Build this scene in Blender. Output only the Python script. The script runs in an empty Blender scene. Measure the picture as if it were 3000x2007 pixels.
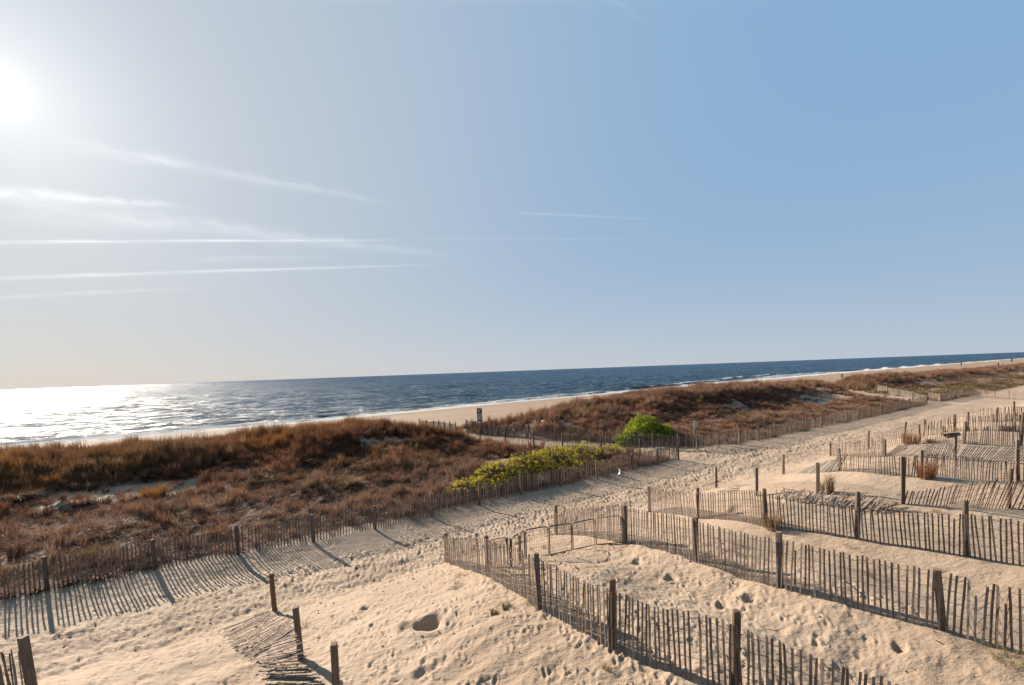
import bpy, math, random
import numpy as np
from mathutils import Vector, Matrix

random.seed(7)
rng = np.random.default_rng(7)
D = bpy.data
scn = bpy.context.scene
COL = scn.collection

# ------------------------------------------------------------------ camera
CAM_Z = 7.1
F_PX = 1200.0            # focal length for a 3000 px wide picture
PITCH = math.radians(-2.5)
ROLL = math.radians(2.12)
PX0, PY0 = 1500.0, 1139.0
fwd = Vector((0, math.cos(PITCH), math.sin(PITCH)))
r0 = Vector((1, 0, 0)); u0 = r0.cross(fwd)
rgt = r0 * math.cos(ROLL) - u0 * math.sin(ROLL)
upv = u0 * math.cos(ROLL) + r0 * math.sin(ROLL)
cam = D.objects.new('camera', D.cameras.new('camera'))
COL.objects.link(cam)
m = Matrix((rgt, upv, -fwd)).transposed().to_4x4()
m.translation = Vector((0, 0, CAM_Z))
cam.matrix_world = m
cam.data.sensor_width = 36
cam.data.lens = 36 * F_PX / 3000
cam.data.shift_y = (PY0 - 1003.5) / 3000
cam.data.clip_start = 0.05
cam.data.clip_end = 60000
scn.camera = cam


def ray(px, py):
    return (fwd * F_PX + rgt * (px - PX0) - upv * (py - PY0)).normalized()


# ------------------------------------------------------------------ light and sky
sund = ray(-22, 256)
SUN_EL = math.asin(sund.z)
SUN_AZ = math.atan2(sund.x, sund.y)
scn.view_settings.view_transform = 'Standard'
scn.view_settings.look = 'None'
scn.view_settings.gamma = 1
scn.view_settings.use_curve_mapping = False
scn.view_settings.exposure = 1.55
sun = D.objects.new('sun', D.lights.new('sun', 'SUN'))
COL.objects.link(sun)
sun.data.energy = 5.0
sun.data.angle = math.radians(0.5)
sun.data.color = (1.0, 0.885, 0.745)
sun.rotation_euler = (-sund).to_track_quat('-Z', 'Y').to_euler()
sun.location = (-20, 20, 30)
SKY_STRENGTH = 0.05


class NT:
    """small helper round a node tree"""
    def __init__(self, tree):
        self.t = tree

    def node(self, kind, **kw):
        n = self.t.nodes.new(kind)
        for k, v in kw.items():
            setattr(n, k, v)
        return n

    def put(self, sock, v):
        if isinstance(v, bpy.types.NodeSocket):
            self.t.links.new(v, sock)
        elif v is not None:
            sock.default_value = v

    def m(self, op, a, b=None, c=None, clamp=False):
        n = self.node('ShaderNodeMath', operation=op, use_clamp=clamp)
        for i, v in enumerate((a, b, c)):
            if v is not None:
                self.put(n.inputs[i], v)
        return n.outputs[0]

    def dot(self, a, v):
        n = self.node('ShaderNodeVectorMath', operation='DOT_PRODUCT')
        self.put(n.inputs[0], a); self.put(n.inputs[1], v)
        return n.outputs['Value']

    def smooth(self, x, a, b):
        n = self.node('ShaderNodeMapRange', interpolation_type='SMOOTHSTEP')
        self.put(n.inputs[0], x); n.inputs[1].default_value = a; n.inputs[2].default_value = b
        return n.outputs[0]

    def noise(self, vec, scale, detail=4, rough=0.55, dist=0.0, dim='3D'):
        n = self.node('ShaderNodeTexNoise', noise_dimensions=dim)
        if vec is not None:
            self.put(n.inputs['Vector'], vec)
        n.inputs['Scale'].default_value = scale
        n.inputs['Detail'].default_value = detail
        n.inputs['Roughness'].default_value = rough
        n.inputs['Distortion'].default_value = dist
        return n.outputs[0]

    def mix(self, f, a, b, mode='MIX'):
        n = self.node('ShaderNodeMix', data_type='RGBA', blend_type=mode)
        self.put(n.inputs[0], f); self.put(n.inputs[6], a); self.put(n.inputs[7], b)
        return n.outputs[2]

    def attr(self, name, kind='GEOMETRY'):
        n = self.node('ShaderNodeAttribute', attribute_name=name, attribute_type=kind)
        return n

    def mapping(self, vec, scale=(1, 1, 1), rot=(0, 0, 0)):
        n = self.node('ShaderNodeMapping')
        self.put(n.inputs[0], vec)
        n.inputs['Rotation'].default_value = rot
        n.inputs['Scale'].default_value = scale
        return n.outputs[0]

    def bump(self, h, strength, dist, normal=None):
        n = self.node('ShaderNodeBump')
        n.inputs['Strength'].default_value = strength
        n.inputs['Distance'].default_value = dist
        self.put(n.inputs['Height'], h)
        if normal is not None:
            self.put(n.inputs['Normal'], normal)
        return n.outputs[0]


def rgba(c):
    return (c[0], c[1], c[2], 1.0)


world = D.worlds.new('World')
scn.world = world
world.use_nodes = True
wt = world.node_tree
wt.nodes.clear()
W = NT(wt)
sky = W.node('ShaderNodeTexSky', sky_type='NISHITA')
sky.sun_disc = False
sky.sun_elevation = SUN_EL
sky.sun_rotation = SUN_AZ
sky.altitude = 0
sky.air_density = 1.0
sky.dust_density = 1.0
sky.ozone_density = 1.6
geo = W.node('ShaderNodeNewGeometry')
vdir = W.node('ShaderNodeVectorMath', operation='SCALE')
wt.links.new(geo.outputs['Incoming'], vdir.inputs[0]); vdir.inputs['Scale'].default_value = -1.0
vd = vdir.outputs[0]
cs = W.m('MAXIMUM', W.dot(vd, tuple(sund)), 0.0)
# hazy marine air: milky towards the sun and low down, clear blue high up and away from it
K = 1.0 / (SKY_STRENGTH * 2 ** scn.view_settings.exposure)
el = W.m('ARCSINE', W.m('MAXIMUM', W.dot(vd, (0.0, 0.0, 1.0)), 0.0))
ang = W.m('ARCCOSINE', W.m('MINIMUM', W.dot(vd, tuple(sund)), 1.0))
near_sun = W.m('POWER', 2.718, W.m('MULTIPLY', W.m('POWER', W.m('DIVIDE', ang, 0.86), 2.6), -1.0))
low = W.m('POWER', 2.718, W.m('DIVIDE', el, -0.17))
low = W.m('MULTIPLY', low, W.m('MULTIPLY_ADD', W.m('SMOOTH_MIN', W.m('DIVIDE', ang, 1.75), 1.0, 0.2), -0.50, 1.12))
milky = W.m('SUBTRACT', 1.0, W.m('MULTIPLY', W.m('SUBTRACT', 1.0, W.m('MULTIPLY', near_sun, 0.97)), W.m('SUBTRACT', 1.0, W.m('MINIMUM', low, 1.0))))
clear = rgba((0.235 * K, 0.425 * K, 0.660 * K))
haze_c = rgba((0.535 * K, 0.590 * K, 0.655 * K))
base = W.mix(milky, clear, haze_c)
base = W.mix(W.m('MULTIPLY', W.m('POWER', 2.718, W.m('DIVIDE', el, -0.13)), W.m('MULTIPLY_ADD', W.m('MINIMUM', W.m('DIVIDE', ang, 1.9), 1.0), -0.62, 0.95)), base, rgba((0.585 * K, 0.615 * K, 0.650 * K)))
dust = W.m('MULTIPLY', W.m('POWER', 2.718, W.m('DIVIDE', el, -0.11)), W.m('POWER', 2.718, W.m('MULTIPLY', W.m('POWER', W.m('DIVIDE', ang, 0.50), 2.0), -1.0)))
base = W.mix(dust, base, rgba((0.55 * K, 0.515 * K, 0.47 * K)))
skycol = W.mix(0.96, sky.outputs[0], base)
aur = W.m('ADD', W.m('MULTIPLY', W.m('POWER', 2.718, W.m('MULTIPLY', W.m('POWER', W.m('DIVIDE', ang, 0.024), 2.0), -1.0)), 0.5 * K),
          W.m('MULTIPLY', W.m('POWER', 2.718, W.m('DIVIDE', ang, -0.10)), 0.44 * K))
aurc = W.node('ShaderNodeVectorMath', operation='SCALE')
aurc.inputs[0].default_value = (1.0, 0.98, 0.93); W.put(aurc.inputs['Scale'], aur)
addn = W.node('ShaderNodeVectorMath', operation='ADD')
wt.links.new(skycol, addn.inputs[0]); wt.links.new(aurc.outputs[0], addn.inputs[1])
# high cirrus and old contrails, each along its own great circle of the sky
streaks = [  # ends (as seen from the balcony), half width in radians at each end, strength, raggedness
    ((120, 410), (1250, 612), 0.011, 0.005, 0.42, 0.008),
    ((-300, 545), (620, 610), 0.012, 0.004, 0.75, 0.006),
    ((-200, 585), (1480, 762), 0.020, 0.006, 0.42, 0.012),
    ((-300, 711), (1300, 702), 0.0030, 0.0016, 0.85, 0.0012),
    ((1180, 700), (2000, 700), 0.0014, 0.0012, 0.30, 0.0010),
    ((-300, 824), (1420, 770), 0.0034, 0.0020, 0.75, 0.0015),
    ((480, 762), (1050, 752), 0.0060, 0.0040, 0.22, 0.003),
    ((-200, 882), (680, 836), 0.0040, 0.0030, 0.30, 0.003),
    ((1480, 622), (2000, 646), 0.0028, 0.0020, 0.42, 0.0025),
    ((1740, -40), (1930, 90), 0.006, 0.004, 0.16, 0.004),
    ((560, -15), (2600, 20), 0.008, 0.006, 0.10, 0.006),
]
n1 = W.noise(vd, 9.0, 4, 0.6)
n2 = W.noise(vd, 38.0, 4, 0.6)
total = None
for (p1, p2, w1, w2, st, rag) in streaks:
    d1, d2 = ray(*p1), ray(*p2)
    nn = d1.cross(d2).normalized()
    e1 = d1; e2 = nn.cross(e1)
    L = math.atan2(d2.dot(e2), d2.dot(e1))
    al = W.m('DIVIDE', W.m('ARCTAN2', W.dot(vd, tuple(e2)), W.dot(vd, tuple(e1))), L)
    v = W.m('ADD', W.dot(vd, tuple(nn)), W.m('MULTIPLY', W.m('SUBTRACT', n1, 0.5), rag * 2))
    v = W.m('ADD', v, W.m('MULTIPLY', W.m('SUBTRACT', n2, 0.5), rag * 0.8))
    w = W.m('MULTIPLY_ADD', al, (w2 - w1), w1)
    q = W.m('DIVIDE', v, W.m('MAXIMUM', w, 0.0005))
    g = W.m('POWER', 2.718, W.m('MULTIPLY', W.m('MULTIPLY', q, q), -1.0))
    k = W.m('MULTIPLY', W.smooth(al, 0.0, 0.14), W.smooth(al, 1.0, 0.55))
    cx = W.node('ShaderNodeCombineXYZ'); W.put(cx.inputs[0], W.m('MULTIPLY', al, 7.0)); W.put(cx.inputs[1], W.m('MULTIPLY', v, 0.9 / w1))
    fib = W.noise(cx.outputs[0], 1.0, 5, 0.62, 0.6)
    g = W.m('MULTIPLY', g, W.m('MULTIPLY_ADD', W.smooth(fib, 0.30, 0.68), 1.15, 0.22))
    dens = W.m('MULTIPLY', W.m('MULTIPLY', g, k), W.m('MULTIPLY_ADD', n1, 1.2, 0.25))
    dens = W.m('MULTIPLY', dens, st * 0.75)
    total = dens if total is None else W.m('ADD', total, dens)
total = W.m('MINIMUM', total, 0.85)
# ice cloud scatters more near the sun
cl = W.m('MULTIPLY_ADD', W.m('POWER', cs, 3.0), 0.16 * K, 0.20 * K)
clc = W.node('ShaderNodeVectorMath', operation='SCALE')
clc.inputs[0].default_value = (1.05, 1.0, 0.95); W.put(clc.inputs['Scale'], W.m('MULTIPLY', cl, total))
add2 = W.node('ShaderNodeVectorMath', operation='ADD')
wt.links.new(addn.outputs[0], add2.inputs[0]); wt.links.new(clc.outputs[0], add2.inputs[1])
bg = W.node('ShaderNodeBackground')
bg.inputs['Strength'].default_value = SKY_STRENGTH
wt.links.new(add2.outputs[0], bg.inputs['Color'])
wo = W.node('ShaderNodeOutputWorld')
wt.links.new(bg.outputs[0], wo.inputs['Surface'])


# ------------------------------------------------------------------ noise
def _hash(ix, iy, k):
    h = (ix.astype(np.int64) * 374761393 + iy.astype(np.int64) * 668265263 + k * 1442695041) & 0xffffffff
    h = ((h ^ (h >> 13)) * 1274126177) & 0xffffffff
    return ((h ^ (h >> 16)) & 0xffff) / 65535.0


def vnoise(x, y, k=0):
    ix = np.floor(x); iy = np.floor(y)
    fx = x - ix; fy = y - iy
    fx = fx * fx * (3 - 2 * fx); fy = fy * fy * (3 - 2 * fy)
    a = _hash(ix, iy, k); b = _hash(ix + 1, iy, k)
    c = _hash(ix, iy + 1, k); d = _hash(ix + 1, iy + 1, k)
    return (a + (b - a) * fx) * (1 - fy) + (c + (d - c) * fx) * fy - 0.5


def fbm(x, y, o=4, k=0, g=0.5):
    r = 0; a = 1.0
    for i in range(o):
        r = r + a * vnoise(x * 2 ** i + 17.3 * i, y * 2 ** i - 9.1 * i, k + i)
        a *= g
    return r


def sst(a, b, x):
    q = np.clip((x - a) / (b - a), 0, 1)
    return q * q * (3 - 2 * q)


# ------------------------------------------------------------------ terrain, in along-shore (s) and seaward (t) metres
CA, SA = math.cos(math.radians(30)), math.sin(math.radians(30))
SEA_Z = -3.0


def to_st(x, y):
    return CA * x + SA * y, -SA * x + CA * y


def to_xy(s, t):
    return CA * s - SA * t, SA * s + CA * t


def seg_dist(s, t, pts):
    best = None
    for (a, b) in zip(pts[:-1], pts[1:]):
        ax, ay = a; bx, by = b
        L2 = (bx - ax) ** 2 + (by - ay) ** 2
        q = np.clip(((s - ax) * (bx - ax) + (t - ay) * (by - ay)) / L2, 0, 1)
        d = np.hypot(s - ax - q * (bx - ax), t - ay - q * (by - ay))
        best = d if best is None else np.minimum(best, d)
    return best


GAP1 = [(33, 19.0), (27.5, 22.0), (17.5, 38.0), (12.5, 47.0), (6, 60)]
GAP2 = [(84, 18.5), (86.5, 23), (94, 33), (106, 47), (112, 60)]


def shore_t(s):
    return np.interp(s, [-2000, -110, 0, 54, 122, 211, 365, 950, 4000], [80, 98, 99, 106, 111, 119, 130, 146, 190])


def dune_part(s, t):
    rise = 0.22 * sst(20.9, 26.5, t) + 0.78 * sst(28.5, 37.0, t + 1.2 * fbm(s * 0.09, t * 0.05, 2, 61))
    fall = sst(53, 40, t + 2.0 * fbm(s * 0.05, t * 0.05, 2, 71))
    hc = np.interp(s, [-80, -16, -10, -4, 2, 8, 12, 18, 26, 34, 44, 60, 80, 100, 120, 140, 220, 400], [2.2, 2.2, 1.85, 1.65, 2.0, 2.1, 1.5, 1.0, 1.2, 1.75, 2.7, 2.8, 2.2, 2.1, 2.3, 1.8, 1.5, 1.5])
    g1 = sst(1.6, 6.0, seg_dist(s, t, GAP1))
    g2 = sst(2.0, 8.0, seg_dist(s, t, GAP2))
    band = sst(21.2, 25, t) * sst(56, 48, t)
    hum = band * (0.5 * fbm(s * 0.16, t * 0.2, 4, 5) + 0.16 * fbm(s * 0.7, t * 0.8, 3, 15))
    return (hc * rise * fall + hum) * (0.22 + 0.78 * g1) * (0.3 + 0.7 * g2)


HUM = (-10.0, 30.6)


def terrain(x, y):
    s, t = to_st(x, y)
    ramp = sst(15.3, 7.6, t)
    plat = 0.62 + (1.62 - 0.62) * sst(-1.5, 6.2, s)
    z = ramp * plat
    # small drifts heaped along the cross fences
    z = z + sst(14.5, 11, t) * sst(4, 7, s) * (0.16 * np.cos((s - 6.4) * 1.35) * sst(40, 20, s) + 0.14 * fbm(s * 0.25, t * 0.25, 3, 33))
    z = z + 0.10 * fbm(s * 0.12, t * 0.4, 3, 3) * sst(60, 30, t)
    # the path is trodden into a shallow trough below the long fence
    z = z - 0.27 * sst(20.5, 18.6, t) * sst(13.0, 15.6, t) * sst(45, 15, s)
    z = z + dune_part(s, t)
    t0 = shore_t(s)
    z = z - 0.7 * sst(40, 54, t) - 0.5 * sst(58, t0 - 14, t) - 1.9 * np.clip((t - (t0 - 14)) / 14.0, 0, 1) - 2.5 * sst(t0, t0 + 40, t)
    z = z + 0.10 * sst(t0 - 18, t0 - 14, t) * sst(t0 - 8, t0 - 13, t)
    z = z - 6 * sst(t0 + 60, t0 + 400, t)
    # bare sand hummock in front of the left ridge
    hq = ((s - HUM[0]) / 1.5 + 0.5 * fbm(s * 0.9, t * 0.9, 2, 301)) ** 2 + ((t - HUM[1]) / 1.0 + 0.5 * fbm(s * 0.8, t * 0.8, 2, 305)) ** 2
    z = z + 0.30 * np.exp(-hq) * (1 + 1.4 * fbm(s * 1.6, t * 2.2, 4, 309))
    return z


def ground(x, y):
    return float(terrain(np.array([x], float), np.array([y], float))[0])


_rr = np.concatenate([np.arange(3.5, 60, 0.03), np.arange(60, 700, 0.4)])


def at(px, py, up=0.0):
    """the point of the ground that is seen at a measured place of the photograph"""
    d = ray(px, py)
    h = math.hypot(d.x, d.y)
    xs = d.x / h * _rr; ys = d.y / h * _rr
    zr = CAM_Z + d.z / h * _rr
    zz = terrain(xs, ys) + up
    hit = np.nonzero(zr <= zz)[0]
    i = hit[0] if len(hit) else len(_rr) - 1
    i = max(i, 1)
    a = zr[i - 1] - zz[i - 1]; b = zr[i] - zz[i]
    q = a / (a - b) if a != b else 0
    x = xs[i - 1] + (xs[i] - xs[i - 1]) * q; y = ys[i - 1] + (ys[i] - ys[i - 1]) * q
    return Vector((x, y, ground(x, y)))


# ------------------------------------------------------------------ tagging
def tag(o, label=None, cat=None, group=None, kind=None):
    for k, v in (('label', label), ('category', cat), ('group', group), ('kind', kind)):
        if v:
            o[k] = v
    return o


def link(name, mesh, parent=None, loc=None):
    o = D.objects.new(name, mesh)
    COL.objects.link(o)
    if parent:
        o.parent = parent
    if loc is not None:
        o.location = loc
    return o


def empty(name, loc):
    o = D.objects.new(name, None)
    o.empty_display_size = 0.2
    COL.objects.link(o)
    o.location = loc
    return o


def mesh_np(name, V, Fq, mat=None, smooth=False, sizes=None):
    """V (n,3), Fq (m,k) or flat with sizes"""
    me = D.meshes.new(name)
    V = np.asarray(V, np.float32)
    me.vertices.add(len(V)); me.vertices.foreach_set('co', V.ravel())
    if sizes is None:
        Fq = np.asarray(Fq, np.int32)
        k = Fq.shape[1]
        me.loops.add(Fq.size); me.loops.foreach_set('vertex_index', Fq.ravel())
        me.polygons.add(len(Fq))
        me.polygons.foreach_set('loop_start', np.arange(0, Fq.size, k, dtype=np.int32))
    else:
        Fq = np.asarray(Fq, np.int32); sizes = np.asarray(sizes, np.int32)
        me.loops.add(len(Fq)); me.loops.foreach_set('vertex_index', Fq)
        me.polygons.add(len(sizes))
        me.polygons.foreach_set('loop_start', np.concatenate([[0], np.cumsum(sizes)[:-1]]).astype(np.int32))
    if smooth:
        me.polygons.foreach_set('use_smooth', np.ones(len(me.polygons), bool))
    me.update(calc_edges=True)
    if mat:
        me.materials.append(mat)
    return me


class MB:
    """collects boxes, tubes and quads for one mesh"""
    def __init__(self):
        self.v = []; self.f = []

    def box(self, c, sx, sy, sz, M=None):
        b = len(self.v)
        for z in (-1, 1):
            for y in (-1, 1):
                for x in (-1, 1):
                    p = Vector((x * sx / 2, y * sy / 2, z * sz / 2))
                    if M is not None:
                        p = M @ p
                    self.v.append(p + Vector(c))
        for q in ((0, 2, 3, 1), (4, 5, 7, 6), (0, 1, 5, 4), (2, 6, 7, 3), (0, 4, 6, 2), (1, 3, 7, 5)):
            self.f.append(tuple(b + i for i in q))

    def tube(self, pts, r, n=4, cap=True, r2=None):
        pts = [Vector(p) for p in pts]
        b = len(self.v)
        m = len(pts)
        for i, p in enumerate(pts):
            d = (pts[min(i + 1, m - 1)] - pts[max(i - 1, 0)]).normalized()
            a = Vector((0, 0, 1)) if abs(d.z) < 0.9 else Vector((1, 0, 0))
            x = d.cross(a).normalized(); y = d.cross(x)
            rad = r if r2 is None else r + (r2 - r) * i / (m - 1)
            for k in range(n):
                an = 2 * math.pi * k / n
                self.v.append(p + (x * math.cos(an) + y * math.sin(an)) * rad)
        for i in range(m - 1):
            for k in range(n):
                k2 = (k + 1) % n
                self.f.append((b + i * n + k, b + i * n + k2, b + (i + 1) * n + k2, b + (i + 1) * n + k))
        if cap:
            self.f.append(tuple(b + k for k in range(n))[::-1])
            self.f.append(tuple(b + (m - 1) * n + k for k in range(n)))

    def mesh(self, name, mat, smooth=False):
        me = D.meshes.new(name)
        me.from_pydata([tuple(p) for p in self.v], [], self.f)
        if smooth:
            me.polygons.foreach_set('use_smooth', np.ones(len(me.polygons), bool))
        if mat:
            me.materials.append(mat)
        me.update()
        return me


# ------------------------------------------------------------------ materials
def new_mat(name):
    mt = D.materials.new(name)
    mt.use_nodes = True
    t = mt.node_tree
    t.nodes.clear()
    T = NT(t)
    out = T.node('ShaderNodeOutputMaterial')
    return mt, T, out


ALB = 0.74      # one scale for all surface colours, so that lit sand meets the exposure


def principled(T, out, base, rough=0.8, spec=0.3, normal=None, trans=None, tcol=None):
    base = T.mix(1.0, base, rgba((ALB, ALB, ALB)), 'MULTIPLY')
    p = T.node('ShaderNodeBsdfPrincipled')
    T.put(p.inputs['Base Color'], base)
    T.put(p.inputs['Roughness'], rough)
    T.put(p.inputs['Specular IOR Level'], spec)
    if normal is not None:
        T.put(p.inputs['Normal'], normal)
    sh = p.outputs[0]
    if trans:
        tr = T.node('ShaderNodeBsdfTranslucent')
        T.put(tr.inputs[0], tcol if tcol is not None else base)
        mx = T.node('ShaderNodeMixShader')
        mx.inputs[0].default_value = trans
        T.t.links.new(sh, mx.inputs[1]); T.t.links.new(tr.outputs[0], mx.inputs[2])
        sh = mx.outputs[0]
    T.t.links.new(sh, out.inputs['Surface'])
    return p


def pos(T):
    return T.node('ShaderNodeNewGeometry').outputs['Position']


def mat_sand():
    mt, T, out = new_mat('sand')
    P = pos(T)
    n_big = T.noise(P, 0.35, 4, 0.55)
    n_mid = T.noise(P, 2.6, 5, 0.6)
    n_fine = T.noise(P, 55.0, 3, 0.7)
    c = T.mix(T.smooth(n_big, 0.35, 0.65), rgba((0.322, 0.234, 0.164)), rgba((0.378, 0.282, 0.204)))
    c = T.mix(T.m('MULTIPLY', T.smooth(n_mid, 0.5, 0.75), 0.35), c, rgba((0.31, 0.225, 0.155)))
    c = T.mix(T.m('MULTIPLY', T.smooth(n_fine, 0.55, 0.8), 0.25), c, rgba((0.20, 0.145, 0.10)))
    litter = T.attr('litter').outputs['Fac']
    ln = T.noise(P, 5.0, 5, 0.7)
    lcol = T.mix(T.smooth(ln, 0.35, 0.65), rgba((0.065, 0.042, 0.030)), rgba((0.13, 0.088, 0.066)))
    lm = T.smooth(T.m('ADD', litter, T.m('MULTIPLY', T.m('SUBTRACT', ln, 0.5), 0.9)), 0.3, 0.75)
    c = T.mix(lm, c, lcol)
    beach = T.attr('beach').outputs['Fac']
    c = T.mix(T.m('MULTIPLY', beach, 0.8), c, T.mix(T.smooth(n_mid, 0.4, 0.6), rgba((0.245, 0.165, 0.108)), rgba((0.275, 0.190, 0.128))))
    wet = T.attr('wet').outputs['Fac']
    c = T.mix(T.m('MULTIPLY', wet, 0.75), c, rgba((0.15, 0.105, 0.07)))
    # wheel tracks pressed along the beach
    tr = T.attr('track').outputs['Fac']
    c = T.mix(T.m('MULTIPLY', tr, 0.75), c, rgba((0.21, 0.15, 0.10)))
    hfine = T.m('ADD', T.m('MULTIPLY', n_fine, 0.25), T.noise(P, 11.0, 4, 0.65))
    nb = T.bump(hfine, 0.6, 0.035)
    stretched = T.mapping(P, (2.2, 5.0, 2.0), (0, 0, math.radians(-30)))
    nb = T.bump(T.noise(stretched, 0.8, 5, 0.6), 0.6, 0.13, nb)
    rough = T.m('MULTIPLY_ADD', wet, -0.55, 0.92)
    principled(T, out, c, rough, 0.25, nb)
    return mt


def mat_wood(name, c1, c2, grain=(14, 14, 1.2), var=0.35):
    mt, T, out = new_mat(name)
    tc = T.node('ShaderNodeTexCoord').outputs['Object']
    oi = T.node('ShaderNodeObjectInfo')
    off = T.node('ShaderNodeVectorMath', operation='ADD')
    T.t.links.new(tc, off.inputs[0])
    sc = T.node('ShaderNodeVectorMath', operation='SCALE')
    sc.inputs[0].default_value = (13.0, 7.0, 29.0)
    T.t.links.new(oi.outputs['Random'], sc.inputs['Scale'])
    T.t.links.new(sc.outputs[0], off.inputs[1])
    g = T.noise(T.mapping(off.outputs[0], grain), 3.0, 5, 0.65)
    b = T.noise(off.outputs[0], 2.2, 3, 0.6)
    c = T.mix(T.smooth(g, 0.3, 0.7), rgba(c1), rgba(c2))
    c = T.mix(T.m('MULTIPLY', T.smooth(b, 0.5, 0.75), 0.4), c, rgba((c1[0] * 0.55, c1[1] * 0.55, c1[2] * 0.55)))
    hsv = T.node('ShaderNodeHueSaturation')
    T.put(hsv.inputs['Value'], T.m('MULTIPLY_ADD', oi.outputs['Random'], var * 2, 1 - var))
    T.put(hsv.inputs['Saturation'], T.m('MULTIPLY_ADD', T.m('FRACT', T.m('MULTIPLY', oi.outputs['Random'], 7.3)), 0.6, 0.7))
    T.put(hsv.inputs['Color'], c)
    nb = T.bump(g, 0.5, 0.01)
    principled(T, out, hsv.outputs[0], 0.85, 0.2, nb)
    return mt


def mat_plain(name, col, rough=0.6, spec=0.3, metal=0.0, nscale=8.0, amount=0.25):
    mt, T, out = new_mat(name)
    P = pos(T)
    n = T.noise(P, nscale, 4, 0.6)
    c = T.mix(T.m('MULTIPLY', n, amount * 2), rgba(col), rgba(tuple(v * 0.55 for v in col)))
    p = principled(T, out, c, rough, spec)
    p.inputs['Metallic'].default_value = metal
    return mt


def mat_blade(name, inst=True):
    """dry grass: colour comes from the tuft it belongs to, paler towards the tip"""
    mt, T, out = new_mat(name)
    if inst:
        base = T.attr('tint', 'INSTANCER').outputs['Color']
    else:
        base = T.attr('tint').outputs['Color']
    h = T.attr('along').outputs['Fac']
    rnd = T.attr('shade').outputs['Fac']
    c = T.mix(T.m('MULTIPLY', T.m('POWER', h, 1.6), 0.34), base, rgba((0.37, 0.205, 0.115)))
    hsv = T.node('ShaderNodeHueSaturation')
    T.put(hsv.inputs['Color'], c)
    T.put(hsv.inputs['Value'], T.m('MULTIPLY_ADD', rnd, 0.9, 0.6))
    principled(T, out, hsv.outputs[0], 0.7, 0.2, None, 0.30)
    return mt


def mat_leaf(name, c1, c2, trans=0.45):
    mt, T, out = new_mat(name)
    rnd = T.attr('shade').outputs['Fac']
    c = T.mix(rnd, rgba(c1), rgba(c2))
    principled(T, out, c, 0.5, 0.4, None, trans)
    return mt


M_sand = mat_sand()
M_slat = mat_wood('weathered_slat', (0.145, 0.104, 0.080), (0.262, 0.200, 0.158))
M_slat_tan = mat_wood('tan_slat', (0.20, 0.150, 0.118), (0.32, 0.25, 0.20))  # lighter tan wood for the walkway and right hand dune fences
M_slat_pale = mat_wood('bleached_slat', (0.23, 0.185, 0.155), (0.33, 0.275, 0.235), var=0.22)
M_post = mat_wood('weathered_post', (0.115, 0.078, 0.056), (0.20, 0.145, 0.108), (9, 9, 0.9), 0.2)
M_lumber = mat_wood('brown_lumber', (0.14, 0.086, 0.054), (0.215, 0.145, 0.098), (9, 9, 0.9), 0.12)
M_wire = mat_plain('rusty_wire', (0.13, 0.085, 0.065), 0.6, 0.4, 0.4)
M_frame = mat_plain('rusty_tube', (0.10, 0.055, 0.04), 0.55, 0.4, 0.3)
M_blade = mat_blade('dry_grass')
M_blade_own = mat_blade('dry_grass_clump', False)
M_green = mat_leaf('green_leaf', (0.15, 0.20, 0.010), (0.44, 0.50, 0.020), 0.55)
M_yellow = mat_leaf('yellow_green_leaf', (0.33, 0.285, 0.012), (0.66, 0.55, 0.024), 0.58)
M_twig = mat_plain('twig_bark', (0.21, 0.145, 0.11), 0.8, 0.2)
M_blue = mat_plain('blue_sign_paint', (0.012, 0.05, 0.12), 0.45, 0.5)
M_white = mat_plain('white_sign_paint', (0.62, 0.60, 0.56), 0.5, 0.4)
M_plastic = mat_plain('white_plastic', (0.75, 0.75, 0.75), 0.35, 0.5, amount=0.1)
M_debris = mat_plain('dark_seaweed_bits', (0.06, 0.04, 0.03), 0.9, 0.1)

# ------------------------------------------------------------------ ground sheet
FINE = math.radians(58)
th_f = np.arange(-FINE, FINE + 1e-6, math.radians(0.13))
th_c = np.linspace(FINE, 2 * math.pi - FINE, 72)[1:-1]
TH = np.concatenate([th_f, th_c])
NFINE = len(th_f)
RR = [0.6, 1.3, 2.1, 2.8, 3.4]
while RR[-1] < 165:
    RR.append(RR[-1] * 1.0062)
NR_FINE = len(RR)
while RR[-1] < 9000:
    RR.append(RR[-1] * 1.16)
RR = np.array(RR)
GR, GT = np.meshgrid(RR, TH, indexing='ij')
GX = GR * np.sin(GT); GY = GR * np.cos(GT)
GZ = terrain(GX, GY)
GS, GTT = to_st(GX, GY)
# sand relief: trampled path, wind ripples, sharp little dune forms
path = sst(13.0, 14.6, GTT) * sst(20.9, 20.0, GTT)
side = sst(14.5, 12.0, GTT)
near = sst(120, 45, GR)
rel = path * (0.06 * fbm(GS * 0.7, GTT * 2.2, 3, 41) * sst(20.3, 17.5, GTT) + (0.05 - 0.025 * sst(17, 19, GTT)) * fbm(GS * 1.9, GTT * 6.0, 2, 45))
cell = sst(11.8, 10.5, GS)      # the first two cells are lumpier than the wind-smoothed ones beyond
rel = rel + side * (0.035 + 0.03 * cell) * fbm(GS * 0.9, GTT * 1.5, 3, 51) + side * cell * (0.030 * fbm(GS * 2.4, GTT * 4.4, 3, 55) + 0.022 * np.maximum(0, 0.16 - np.abs(fbm(GS * 1.7, GTT * 2.4, 3, 58))) * 4)
g1d = seg_dist(GS, GTT, GAP1)
rel = rel + 0.06 * sst(3, 1, g1d) * fbm(GS * 2, GTT * 2, 3, 57)
GZ = GZ + rel * near


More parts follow.
